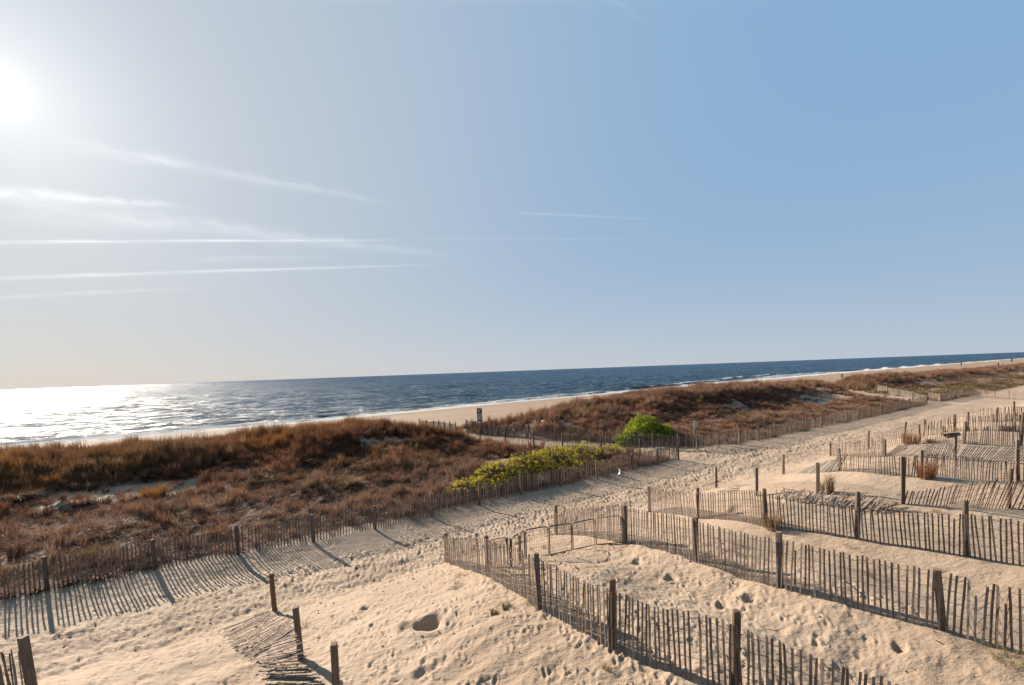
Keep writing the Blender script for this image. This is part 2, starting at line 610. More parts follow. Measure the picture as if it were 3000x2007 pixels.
def stamp(x, y, fn, rad):
    """apply fn(dx, dy) -> dz to the grid vertices within rad of a point"""
    r = math.hypot(x, y); th = math.atan2(x, y)
    if abs(th) > FINE or r < 3.4 or r > 75:
        return
    i0, i1 = np.searchsorted(RR, [r - rad, r + rad])
    dth = rad / r
    j0, j1 = np.searchsorted(th_f, [th - dth, th + dth])
    if i1 <= i0 or j1 <= j0:
        return
    sl = (slice(i0, i1), slice(j0, j1))
    GZ[sl] += fn(GX[sl] - x, GY[sl] - y)


def footprint(x, y, ang, L, Wd, depth):
    c, s = math.cos(ang), math.sin(ang)

    def fn(dx, dy):
        a = (dx * c + dy * s) / L; b = (-dx * s + dy * c) / Wd
        q = np.sqrt(a * a + b * b)
        return -depth * sst(1.0, 0.35, q) + depth * 0.55 * np.exp(-((q - 1.25) / 0.28) ** 2)
    stamp(x, y, fn, 1.9 * max(L, Wd))


base_ang = math.radians(30)
for i in range(12500):
    s = random.uniform(-16, 70) if i % 4 == 0 else random.uniform(-16, 46); t = random.triangular(13.4, 20.5, 17.0)
    x, y = to_xy(s, t)
    footprint(x, y, base_ang + random.gauss(0, 0.45), random.uniform(0.07, 0.16), random.uniform(0.035, 0.075), random.uniform(0.010, 0.050) * (0.55 if t > 18.2 else 1))
for i in range(3600):
    s = random.uniform(-14, 6); t = random.uniform(3.0, 14)
    x, y = to_xy(s, t)
    footprint(x, y, base_ang + random.gauss(0, 0.7), random.uniform(0.08, 0.15), random.uniform(0.04, 0.07), random.uniform(0.008, 0.034))
for i in range(1100):
    s = random.uniform(5, 11.5); t = random.uniform(3.0, 14)
    x, y = to_xy(s, t)
    footprint(x, y, random.uniform(0, 3.1), random.uniform(0.07, 0.14), random.uniform(0.04, 0.07), random.uniform(0.008, 0.025))
for i in range(500):
    a, b = random.choice([((33, 19), (27.5, 22)), ((27.5, 22), (17.5, 38)), ((40, 17), (29, 19.6))])
    q = random.random()
    x, y = to_xy(a[0] + (b[0] - a[0]) * q + random.gauss(0, .8), a[1] + (b[1] - a[1]) * q + random.gauss(0, .8))
    footprint(x, y, random.uniform(0, 3.1), 0.16, 0.09, 0.05)


def pit(px, py, R, depth, ell=1.0, ang=0.0, heap=0.10):
    p = at(px, py)
    c, s_ = math.cos(ang), math.sin(ang)

    def fn(dx, dy):
        a = (dx * c + dy * s_) / ell; b = (-dx * s_ + dy * c)
        an = np.arctan2(b, a)
        q = np.sqrt(a * a + b * b) / (R * (1 + 0.12 * np.sin(3 * an + px) + 0.07 * np.sin(5 * an + 1)))
        return -depth * sst(1.08, 0.40, q) + heap * np.exp(-((q - 1.35) / 0.3) ** 2)
    stamp(p.x, p.y, fn, R * ell * 2.3)


pit(1256, 1826, 0.36, 0.30, 1.15, 0.2, 0.03)
pit(1196, 1834, 0.26, 0.12, 1.1, 0.3, 0.02)
pit(1285, 1945, 0.15, 0.05, 1.2, 0.5, 0.01)
pit(1240, 1968, 0.14, 0.07, 1.6, 0.2, 0.01)
pit(2115, 1772, 0.14, 0.16, 1.3, 0.4, 0.012)
pit(2195, 1752, 0.14, 0.12, 1.3, 0.2, 0.012)
pit(2636, 1900, 0.12, 0.14, 1.0, 0.0, 0.012)
pit(1965, 1695, 0.14, 0.10, 1.3, 0.3, 0.03)
pit(1345, 1720, 0.2, 0.05, 1.5, 0.5, 0.01)
pit(1865, 1645, 0.14, 0.12, 1.3, 0.3, 0.012)
pit(1070, 1785, 0.12, 0.09, 1.3, 0.3, 0.03)
pit(2160, 1490, 0.3, 0.10, 1.4, 0.3, 0.03)

nR, nT = GX.shape
V = np.stack([GX, GY, GZ], -1).reshape(-1, 3)
V = np.concatenate([V, [[0, 0, ground(0.0, 0.01)]]])
ii, jj = np.meshgrid(np.arange(nR - 1), np.arange(nT), indexing='ij')
j2 = (jj + 1) % nT
quads = np.stack([ii * nT + jj, ii * nT + j2, (ii + 1) * nT + j2, (ii + 1) * nT + jj], -1).reshape(-1, 4)
quads = quads[:, ::-1]
j = np.arange(nT)
tris = np.stack([np.full(nT, nR * nT), j, (j + 1) % nT], -1)[:, ::-1]
flat = np.concatenate([quads.ravel(), tris.ravel()])
sizes = np.concatenate([np.full(len(quads), 4), np.full(len(tris), 3)])
gme = mesh_np('ground', V, flat, M_sand, True, sizes)


def veg_density(s, t):
    """0..1 how thickly the seaward dunes are grown over at a place"""
    d = sst(20.3, 20.9, t - 0.75 * sst(24, 28, s)) * sst(50, 45, t + 3 * fbm(s * 0.08, t * 0.02, 3, 91))
    bare = sst(0.20, 0.36, fbm(s * 0.13, t * 0.22, 4, 101) + 0.03)       # blow-outs
    bare = bare * sst(24, 27, t) * sst(37, 34, t)
    left = sst(14, 10, s)
    d = d * (1 - 0.9 * bare)
    d = d * sst(1.9, 3.2, seg_dist(s, t, GAP1)) * sst(1.8, 4.0, seg_dist(s, t, GAP2))
    # sand apron on the beach side of the walkway and the sunlit blow-out beyond it
    ap = sst(8.5, 5.5, np.hypot((s - 21.0) * 0.9, (t - 42)))
    d = d * (1 - 0.85 * ap)
    ap2 = sst(6.0, 3.0, np.hypot((s - 31.0) * 0.55, (t - 36.5) * 1.1)) * sst(-0.22, 0.05, fbm(s * 0.5, t * 0.6, 3, 111))
    d = d * (1 - 0.9 * ap2)
    ap3 = sst(7.5, 4, np.hypot((s - 82.0) * 0.5, (t - 33)))
    d = d * (1 - 0.9 * ap3 * sst(-0.12, 0.12, fbm(s * 0.25, t * 0.4, 3, 117)))
    d = d * sst(0.25, 1.25, np.hypot((s - HUM[0]) / 1.5, (t - HUM[1] + 0.3) / 1.0) + 1.3 * fbm(s * 1.3, t * 1.3, 4, 311))
    return np.clip(d, 0, 1)


S0, T0 = to_st(V[:, 0], V[:, 1])
lit = veg_density(S0, T0) * (0.75 + 0.5 * fbm(S0 * 0.3, T0 * 0.3, 3, 121))
lit = np.maximum(lit, sst(-6, -12, T0) * 0.5)
a = gme.attributes.new('litter', 'FLOAT', 'POINT'); a.data.foreach_set('value', np.clip(lit, 0, 1).astype(np.float32))
tsh = shore_t(S0)
wet = sst(tsh - 13 + 3 * fbm(S0 * 0.05, T0 * 0.02, 3, 131), tsh - 6, T0)
a = gme.attributes.new('wet', 'FLOAT', 'POINT'); a.data.foreach_set('value', wet.astype(np.float32))
bch = sst(46, 56, T0)
a = gme.attributes.new('beach', 'FLOAT', 'POINT'); a.data.foreach_set('value', bch.astype(np.float32))
trk = np.zeros(len(V))
for tc_ in (62.0, 64.0, 71.5, 73.4, 84.0, 85.9, 93.0):
    trk = np.maximum(trk, np.exp(-((T0 - tc_ - 1.6 * fbm(S0 * 0.012, S0 * 0 + tc_, 2, 141)) / 0.38) ** 2))
a = gme.attributes.new('track', 'FLOAT', 'POINT'); a.data.foreach_set('value', trk.astype(np.float32))
g = link('ground', gme)
tag(g, kind='structure')


# ------------------------------------------------------------------ sea
def mat_sea():
    mt, T, out = new_mat('sea')
    P = pos(T)
    st = T.mapping(P, (1, 1, 1), (0, 0, math.radians(-30)))        # x along the shore, y out to sea
    # nearer water greener and lighter over the bar, deep blue further out
    dist = T.attr('offshore').outputs['Fac']
    c = T.mix(T.smooth(dist, 0.0, 60.0), rgba((0.055, 0.115, 0.150)), rgba((0.034, 0.082, 0.142)))
    c = T.mix(T.smooth(dist, 120.0, 900.0), c, rgba((0.028, 0.068, 0.128)))
    big = T.noise(T.mapping(st, (0.35, 1, 1)), 0.035, 3, 0.5)
    w1 = T.noise(T.mapping(st, (0.45, 1, 1)), 0.16, 5, 0.62, 0.4)
    w2 = T.noise(T.mapping(st, (0.6, 1, 1)), 0.75, 5, 0.65, 0.3)
    w3 = T.noise(P, 3.0, 4, 0.7)
    w0 = T.noise(T.mapping(st, (0.22, 1, 1)), 0.045, 6, 0.75, 0.5)
    nb = T.bump(w0, 1.0, 9.0)
    nb = T.bump(w1, 1.0, 3.2, nb)
    nb = T.bump(w2, 1.0, 1.7, nb)
    nb = T.bump(w3, 1.0, 0.35, nb)
    foam = T.attr('foam').outputs['Fac']
    fn = T.noise(T.mapping(st, (0.35, 1.3, 1)), 0.55, 6, 0.72, 0.6)
    fm = T.smooth(T.m('ADD', foam, T.m('MULTIPLY', T.m('SUBTRACT', fn, 0.5), 1.5)), 0.42, 0.66)
    caps = T.m('MULTIPLY', T.smooth(w1, 0.66, 0.74), T.smooth(fn, 0.5, 0.62))
    caps = T.m('MULTIPLY', caps, T.smooth(dist, 500.0, 60.0))
    fm = T.m('MAXIMUM', fm, T.m('MULTIPLY', caps, 0.55))
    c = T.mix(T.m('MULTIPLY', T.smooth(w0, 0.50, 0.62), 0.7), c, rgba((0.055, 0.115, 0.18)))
    c = T.mix(T.m('MULTIPLY', T.smooth(w0, 0.49, 0.38), 0.75), c, rgba((0.012, 0.038, 0.075)))  # light and dark streaks painted into the water colour for the chop
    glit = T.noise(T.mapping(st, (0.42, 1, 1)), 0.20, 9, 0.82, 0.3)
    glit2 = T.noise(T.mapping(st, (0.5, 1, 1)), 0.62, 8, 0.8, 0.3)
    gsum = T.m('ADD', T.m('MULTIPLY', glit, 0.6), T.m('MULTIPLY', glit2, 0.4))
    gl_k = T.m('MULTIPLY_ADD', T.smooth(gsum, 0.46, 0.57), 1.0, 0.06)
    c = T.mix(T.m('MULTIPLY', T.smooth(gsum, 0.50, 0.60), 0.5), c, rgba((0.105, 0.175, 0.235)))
    c = T.mix(T.m('MULTIPLY', T.smooth(gsum, 0.49, 0.40), 0.6), c, rgba((0.016, 0.044, 0.082)))  # glitter mask also paints bright and dark flecks into the water colour
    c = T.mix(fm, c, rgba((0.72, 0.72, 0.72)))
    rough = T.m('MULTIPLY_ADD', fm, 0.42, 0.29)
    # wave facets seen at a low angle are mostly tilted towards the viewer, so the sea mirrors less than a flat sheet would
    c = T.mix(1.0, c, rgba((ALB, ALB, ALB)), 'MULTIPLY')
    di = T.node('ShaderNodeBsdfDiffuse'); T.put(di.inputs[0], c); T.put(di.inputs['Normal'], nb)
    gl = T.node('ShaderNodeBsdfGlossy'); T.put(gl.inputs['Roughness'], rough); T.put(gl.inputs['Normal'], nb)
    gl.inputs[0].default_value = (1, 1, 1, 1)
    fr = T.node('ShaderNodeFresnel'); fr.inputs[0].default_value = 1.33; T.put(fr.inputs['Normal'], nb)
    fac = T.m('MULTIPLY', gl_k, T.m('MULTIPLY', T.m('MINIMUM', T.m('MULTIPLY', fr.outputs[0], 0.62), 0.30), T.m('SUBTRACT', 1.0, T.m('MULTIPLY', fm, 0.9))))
    mx = T.node('ShaderNodeMixShader'); T.put(mx.inputs[0], fac)
    T.t.links.new(di.outputs[0], mx.inputs[1]); T.t.links.new(gl.outputs[0], mx.inputs[2])
    T.t.links.new(mx.outputs[0], out.inputs['Surface'])
    return mt


M_sea = mat_sea()
ths = np.arange(-math.radians(72), math.radians(72), math.radians(0.19))
rs = [40.0]
while rs[-1] < 420:
    rs.append(rs[-1] * 1.0062)
while rs[-1] < 45000:
    rs.append(rs[-1] * 1.09)
rs = np.array(rs)
SR, ST = np.meshgrid(rs, ths, indexing='ij')
SX = SR * np.sin(ST); SY = SR * np.cos(ST)
ss_, tt_ = to_st(SX, SY)
off = tt_ - shore_t(ss_)
wob = 2.6 * fbm(ss_ * 0.035, off * 0.01, 3, 151)
zz = np.full(SX.shape, SEA_Z)
fade = sst(900, 200, SR)
# swell and chop
zz = zz + fade * sst(3, 20, off) * (0.45 * fbm(ss_ * 0.03, tt_ * 0.11, 3, 161) + 0.50 * fbm(ss_ * 0.11, tt_ * 0.30, 4, 171, 0.6))
foam = np.zeros(SX.shape)
foam = np.maximum(foam, 1.15 * sst(-2, 0.2, off + wob) * sst(15.0, 6.0, off + wob))
foam = np.maximum(foam, 0.62 * sst(26, 12, off + wob) * sst(0, 3, off + wob))


def breaker(s0, s1, o, h, fo, wdt=2.2):
    """one breaking wave: crest with a steep shoreward face, white along the lip"""
    global zz, foam
    q = sst(s0, s0 + 0.25 * (s1 - s0), ss_) * sst(s1, s1 - 0.25 * (s1 - s0), ss_)
    d = off - o - 1.5 * fbm(ss_ * 0.05, ss_ * 0, 3, int(o * 7))
    prof = np.where(d > 0, np.exp(-(d / (wdt * 1.5)) ** 2), np.exp(-(d / (wdt * 0.5)) ** 2))
    zz = zz + h * q * prof
    foam = np.maximum(foam, fo * q * np.exp(-((d - 0.2) / (wdt * 0.6)) ** 2) * (0.7 + 0.9 * fbm(ss_ * 0.12, tt_ * 0.1, 3, 181)))


breaker(-60, 8, 13, 0.45, 0.9)
breaker(-6, 40, 16, 0.6, 1.25)
breaker(50, 130, 13, 0.7, 0.55)
breaker(120, 230, 20, 0.9, 1.0)
breaker(215, 330, 32, 1.0, 1.15, 3.2)
breaker(230, 380, 16, 0.9, 1.1, 3.0)
breaker(-130, -60, 9, 0.6, 1.0)
breaker(-110, -40, 24, 0.4, 0.6)
breaker(380, 700, 18, 1.0, 1.0, 4.0)
zz = np.where(off < 0, SEA_Z + 0.05 * off * 0, zz)
n0, n1_ = SX.shape
SV = np.stack([SX, SY, zz], -1).reshape(-1, 3)
ii, jj = np.meshgrid(np.arange(n0 - 1), np.arange(n1_ - 1), indexing='ij')
q4 = np.stack([ii * n1_ + jj, (ii + 1) * n1_ + jj, (ii + 1) * n1_ + jj + 1, ii * n1_ + jj + 1], -1)
offq = off[:-1, :-1]
keep = offq > -12
q4 = q4[keep].reshape(-1, 4)
used = np.unique(q4)
remap = np.zeros(len(SV), np.int64); remap[used] = np.arange(len(used))
sme = mesh_np('sea', SV[used], remap[q4][:, ::-1], M_sea, True)
a = sme.attributes.new('foam', 'FLOAT', 'POINT'); a.data.foreach_set('value', np.clip(foam, 0, 1.3).ravel()[used].astype(np.float32))
a = sme.attributes.new('offshore', 'FLOAT', 'POINT'); a.data.foreach_set('value', off.ravel()[used].astype(np.float32))
tag(link('sea', sme), kind='structure')


# ------------------------------------------------------------------ grass
def tuft_arrays(nb, h, spread, curl, width, seed, hv=0.4):
    """blades: 5 vertices, a quad and a triangle each"""
    r = np.random.default_rng(seed)
    V = []; F = []; S = []; AL = []; SH = []
    for k in range(nb):
        an = r.uniform(0, 2 * math.pi)
        rad = spread * 0.45 * math.sqrt(r.uniform(0, 1))
        x0, y0 = rad * math.cos(an), rad * math.sin(an)
        lean = r.uniform(0.05, 1.0) * spread * 0.9
        a2 = an + r.normal(0, 0.7)
        hh = h * (1 - hv * r.uniform(0, 1))
        dx, dy = math.cos(a2) * lean, math.sin(a2) * lean
        w = width * r.uniform(0.7, 1.3)
        wa = r.uniform(0, math.pi)
        wx, wy = math.cos(wa) * w / 2, math.sin(wa) * w / 2
        mx, my, mz = x0 + dx * 0.35, y0 + dy * 0.35, hh * 0.6
        cz = hh * (1 - curl * r.uniform(0, 1))
        tx, ty = x0 + dx * (1 + curl), y0 + dy * (1 + curl)
        b = len(V)
        V += [(x0 - wx, y0 - wy, -0.05), (x0 + wx, y0 + wy, -0.05), (mx + wx * .8, my + wy * .8, mz), (mx - wx * .8, my - wy * .8, mz), (tx, ty, cz)]
        F += [b, b + 1, b + 2, b + 3, b + 3, b + 2, b + 4]
        S += [4, 3]
        AL += [0, 0, 0.6, 0.6, 1.0]
        SH += [r.uniform(0, 1)] * 5
    return V, F, S, AL, SH


def tuft_mesh(name, mat, *args, tint=None, **kw):
    V, F, S, AL, SH = tuft_arrays(*args, **kw)
    me = mesh_np(name, V, F, mat, False, S)
    a = me.attributes.new('along', 'FLOAT', 'POINT'); a.data.foreach_set('value', np.array(AL, np.float32))
    a = me.attributes.new('shade', 'FLOAT', 'POINT'); a.data.foreach_set('value', np.array(SH, np.float32))
    if tint is not None:
        a = me.attributes.new('tint', 'FLOAT_COLOR', 'POINT')
        a.data.foreach_set('color', np.tile(np.array(rgba(tint), np.float32), len(V)))
    return me


tcol = D.collections.new('grass_sources')      # not linked to the scene: only instanced
protos = [
    (46, 1.00, 0.32, 0.22, 0.017, 1), (50, 0.88, 0.40, 0.32, 0.017, 2), (40, 1.18, 0.26, 0.16, 0.016, 3),   # upright beach grass
    (60, 0.72, 0.50, 0.5, 0.017, 4), (60, 0.60, 0.60, 0.6, 0.016, 5),                                      # nodding bunches
    (48, 0.46, 0.55, 0.40, 0.018, 6), (44, 0.34, 0.62, 0.5, 0.018, 7),
    (150, 1.20, 0.85, 0.45, 0.020, 8), (130, 1.35, 0.60, 0.25, 0.022, 9), (26, 0.75, 0.55, 0.1, 0.026, 10),         # big tussocks, bare weed stalks                                        # low scrub
]
for i, pr in enumerate(protos):
    o = D.objects.new('tuft_%02d' % i, tuft_mesh('tuft', M_blade, *pr))
    tcol.objects.link(o)


def scatter(name, label, P, idx, scale, rot, tint):
    me = D.meshes.new(name)
    n = len(P)
    me.vertices.add(n); me.vertices.foreach_set('co', np.asarray(P, np.float32).ravel())
    for nm, ty, key, arr in (('tidx', 'INT', 'value', idx.astype(np.int32)), ('tscale', 'FLOAT_VECTOR', 'vector', scale.astype(np.float32).ravel()),
                             ('trot', 'FLOAT_VECTOR', 'vector', rot.astype(np.float32).ravel()), ('tint', 'FLOAT_COLOR', 'color', tint.astype(np.float32).ravel())):
        a = me.attributes.new(nm, ty, 'POINT'); a.data.foreach_set(key, arr)
    o = link(name, me)
    tag(o, label, 'grass', None, 'stuff')
    ng = D.node_groups.new(name + '_nodes', 'GeometryNodeTree')
    ng.interface.new_socket('Geometry', in_out='INPUT', socket_type='NodeSocketGeometry')
    ng.interface.new_socket('Geometry', in_out='OUTPUT', socket_type='NodeSocketGeometry')
    N = ng.nodes; Lk = ng.links
    gi = N.new('NodeGroupInput'); go = N.new('NodeGroupOutput')
    ci = N.new('GeometryNodeCollectionInfo'); ci.inputs[0].default_value = tcol
    ci.inputs['Separate Children'].default_value = True
    ci.inputs['Reset Children'].default_value = True
    ip = N.new('GeometryNodeInstanceOnPoints'); ip.inputs['Pick Instance'].default_value = True

    def named(nm, ty):
        x = N.new('GeometryNodeInputNamedAttribute'); x.data_type = ty; x.inputs[0].default_value = nm
        return x.outputs[0]
    Lk.new(gi.outputs[0], ip.inputs['Points'])
    Lk.new(ci.outputs[0], ip.inputs['Instance'])
    Lk.new(named('tidx', 'INT'), ip.inputs['Instance Index'])
    er = N.new('FunctionNodeEulerToRotation')
    Lk.new(named('trot', 'FLOAT_VECTOR'), er.inputs[0])
    Lk.new(er.outputs[0], ip.inputs['Rotation'])
    Lk.new(named('tscale', 'FLOAT_VECTOR'), ip.inputs['Scale'])
    Lk.new(ip.outputs[0], go.inputs[0])
    md = o.modifiers.new('scatter', 'NODES'); md.node_group = ng
    return o


def grass_field():
    # near field, then coarser and larger further along the shore
    Ps, Is, Sc, Ro, Ti = [], [], [], [], []
    def batch(n, s0, s1, t0, t1, big):
        s = rng.uniform(s0, s1, n); t = rng.uniform(t0, t1, n)
        d = veg_density(s, t)
        clump = 0.75 + 1.3 * fbm(s * 0.55, t * 0.55, 3, 201)
        ridge = sst(32.5, 36, t) * sst(47, 42, t)
        lowz = sst(31, 26, t)
        k = rng.uniform(0, 1, n) < np.clip(d * np.clip(clump + 0.55 * ridge + 0.35 * lowz, 0.05, 1.2), 0, 1)
        s, t, clump, ridge, lowz = s[k], t[k], clump[k], ridge[k], lowz[k]
        x, y = to_xy(s, t)
        z = terrain(x, y)
        m = len(s)
        r = rng.uniform(0, 1, m)
        orange = sst(-0.10, 0.25, fbm(s * 0.22, t * 0.3, 3, 211))
        idx = np.where(r < 0.45 + 0.5 * ridge, rng.integers(0, 3, m), rng.integers(3, 5, m))
        low = (rng.uniform(0, 1, m) < 0.15 + 0.65 * lowz * (1 - 0.5 * sst(0.1, 0.5, clump)))
        idx = np.where(low & (ridge < 0.5), rng.integers(5, 7, m), idx)
        hs = (0.64 + 0.58 * ridge + 0.75 * fbm(s * 0.5, t * 0.6, 3, 221)) * rng.uniform(0.65, 1.25, m)
        hs = hs * (1 - 0.25 * sst(30, 40, s) * (1 - ridge))
        ws = rng.uniform(0.8, 1.3, m) * big
        brown = np.array([0.120, 0.056, 0.037]); red = np.array([0.215, 0.082, 0.042]); org = np.array([0.230, 0.092, 0.018]); grey = np.array([0.215, 0.130, 0.102]); olive = np.array([0.13, 0.105, 0.04])
        c = brown[None] + (red - brown)[None] * rng.uniform(0, 1, (m, 1))
        tan = np.array([0.265, 0.150, 0.102])
        c = c + (tan[None] - c) * (0.75 * sst(16, 30, s) * rng.uniform(0.4, 1, m))[:, None]
        c = c + (org[None] - c) * (orange * sst(14, 6, s) * (0.35 + 0.6 * ridge))[:, None]
        c = c + (grey[None] - c) * (np.clip(lowz * 1.0 + 0.3 * sst(35, 50, s), 0, 1) * rng.uniform(0.45, 1, m))[:, None]
        ol = sst(0.18, 0.4, fbm(s * 0.1, t * 0.3, 3, 231)) * 0.5 + sst(88, 96, s) * sst(34, 26, t) * 0.7
        c = c + (olive[None] - c) * np.clip(ol, 0, 1)[:, None]
        c = c * (0.98 - 0.10 * ridge * sst(26, 12, s) + 0.06 * sst(12, 26, s))[:, None]  # left ridge tint darkened for its backlit shade, right dune slightly lighter
        c = c * rng.uniform(0.6, 1.35, (m, 1)) * (1 + 0.9 * fbm(s * 0.6, t * 0.7, 3, 235))[:, None]
        straw = rng.uniform(0, 1, m) < 0.07
        c[straw] = np.array([0.34, 0.235, 0.14]) * rng.uniform(0.7, 1.1, (straw.sum(), 1))
        Ps.append(np.stack([x, y, z], -1)); Is.append(idx)
        Sc.append(np.stack([ws, ws, hs * (1.0 if big < 2 else 0.9)], -1))
        Ro.append(np.stack([rng.normal(0, 0.10, m) + 0.05, rng.normal(0, 0.10, m) + 0.08, rng.uniform(0, 6.28, m)], -1))
        Ti.append(np.concatenate([c, np.ones((m, 1))], 1))
    batch(34000, -22, 34, 20.3, 49, 1.0)
    batch(20000, 34, 75, 20.3, 49, 1.2)
    batch(12000, 75, 170, 20.9, 50, 1.7)
    batch(6000, 170, 420, 20.9, 50, 2.8)
    tuss = rng.uniform(0, 1, 1)  # keeps the stream moving
    # grass against the seaward face of the long fences and wisps inside the sand cells
    # separate tussocks and bare weed stalks standing out of the sward
    n = 1500
    s = rng.uniform(-20, 95, n); t = rng.uniform(21.6, 46, n)
    k = (veg_density(s, t) > 0.25) & (rng.uniform(0, 1, n) < 0.35 + 1.2 * np.clip(fbm(s * 0.3, t * 0.3, 2, 401), 0, 1))
    s, t = s[k], t[k]; m = len(s)
    x, y = to_xy(s, t)
    pal = np.array([[0.25, 0.105, 0.028], [0.21, 0.08, 0.04], [0.12, 0.06, 0.04], [0.30, 0.185, 0.10], [0.16, 0.10, 0.085], [0.15, 0.12, 0.04]])
    c = pal[rng.integers(0, len(pal), m)] * rng.uniform(0.75, 1.15, (m, 1))
    kind = rng.choice([7, 8, 9, 9], m)
    hs = rng.uniform(0.45, 0.85, m) * (1 + 0.25 * sst(31, 36, t))
    Ps.append(np.stack([x, y, terrain(x, y)], -1)); Is.append(kind)
    Sc.append(np.stack([hs * 1.05, hs * 1.05, hs], -1))
    Ro.append(np.stack([rng.normal(0, 0.12, m), rng.normal(0, 0.12, m), rng.uniform(0, 6.28, m)], -1))
    Ti.append(np.concatenate([c, np.ones((m, 1))], 1))
    return [np.concatenate(v) for v in (Ps, Is, Sc, Ro, Ti)]


scatter('dune_grass', 'dry reddish brown beach grass covering the seaward dunes behind the long fences', *grass_field())
# landward side: sparse wisps
n = 420
s = rng.uniform(-12, 60, n); t = rng.uniform(2, 14, n)
k = fbm(s * 0.35, t * 0.35, 3, 241) > 0.22
s, t = s[k], t[k]
x, y = to_xy(s, t); mm = len(s)
scatter('sand_wisps', 'thin dry grass wisps poking out of the sand between the cross fences', np.stack([x, y, terrain(x, y)], -1), rng.integers(5, 7, mm),
        np.stack([rng.uniform(.25, .5, mm)] * 2 + [rng.uniform(.3, .7, mm)], -1), np.stack([np.zeros(mm), np.zeros(mm), rng.uniform(0, 6, mm)], -1),
        np.concatenate([np.tile([[0.25, 0.17, 0.09]], (mm, 1)) * rng.uniform(.7, 1.2, (mm, 1)), np.ones((mm, 1))], 1))


def clump(px, py, h, spread, nb, tint, label, curl=0.35, name='grass_clump', width=0.011, group=None):
    p = at(px, py)
    me = tuft_mesh(name, M_blade_own, nb, h, spread, curl, width, int(px * 7 + py), tint=tint)
    o = link(name, me, None, p)
    tag(o, label, 'grass clump', group)
    return o


clump(455, 1462, 1.05, 1.0, 700, (0.30, 0.14, 0.035), 'tall bright orange bunch of grass standing alone in front of the dune ridge', 0.2)
clump(60, 1475, 1.15, 1.2, 700, (0.24, 0.11, 0.055), 'broad reddish grass bunch left of the bare sand hummock', 0.5)
clump(375, 1470, 0.6, 0.7, 350, (0.27, 0.13, 0.05), 'small orange tussock just left of the tall bright bunch', 0.5)
clump(230, 1478, 0.6, 0.8, 350, (0.22, 0.10, 0.055), 'rusty tussock at the right end of the bare sand hummock', 0.5)
clump(700, 1462, 0.95, 0.5, 300, (0.27, 0.15, 0.06), 'narrow upright tuft between two shaded sand patches', 0.2)
clump(850, 1418, 0.9, 0.8, 400, (0.26, 0.125, 0.05), 'orange tuft below the middle of the long dune ridge', 0.3)
clump(1020, 1425, 0.8, 1.0, 420, (0.23, 0.15, 0.06), 'wide yellowish brown tuft above the dense scrub in the hollow', 0.3)
clump(1700, 1250, 1.0, 0.6, 260, (0.26, 0.13, 0.07), 'lone upright tuft in the sunlit bare sand beyond the walkway', 0.2)
clump(2712, 1400, 1.05, 0.62, 260, (0.24, 0.10, 0.05), 'rust red grass clump against the post of the right middle fence', 0.25, width=0.012)
clump(2262, 1550, 0.78, 0.45, 170, (0.30, 0.19, 0.11), 'straw clump at the foot of the third cross fence', 0.3)
clump(2432, 1442, 1.0, 0.28, 110, (0.30, 0.21, 0.12), 'tall thin straw clump at the heap of fallen slats', 0.2)
clump(2408, 1446, 0.7, 0.2, 60, (0.27, 0.19, 0.11), 'short thin straw clump beside the post at the fallen slats', 0.2)
clump(2668, 1303, 1.15, 0.75, 260, (0.24, 0.12, 0.07), 'brown grass clump among fanned slats in the far cells', 0.25, width=0.014)
clump(2726, 1300, 0.5, 0.35, 120, (0.27, 0.12, 0.06), 'little rust coloured tuft right of the fanned slats', 0.3, width=0.014)
clump(2950, 1262, 0.6, 0.6, 140, (0.15, 0.09, 0.07), 'dark tuft between the far fence rows at the right edge', 0.4, width=0.016)
clump(1484, 1778, 0.13, 0.2, 120, (0.09, 0.085, 0.035), 'small dark green tuft on the slope below the first cross fence', 0.6, width=0.008)
clump(1452, 1796, 0.09, 0.12, 60, (0.09, 0.085, 0.035), 'tiny green tuft just left of the small dark green one', 0.6, width=0.008)
clump(1775, 1958, 0.13, 0.14, 50, (0.32, 0.22, 0.11), 'pale dry sprig on the open sand near the bottom edge', 0.6, width=0.007)
clump(2960, 1935, 0.22, 0.5, 160, (0.20, 0.18, 0.07), 'olive wisp of grass on the slope at the right edge', 0.7, width=0.006)
clump(96, 1990, 0.12, 0.18, 90, (0.28, 0.13, 0.08), 'reddish sprig at the foot of the bottom left post', 0.7, width=0.007)


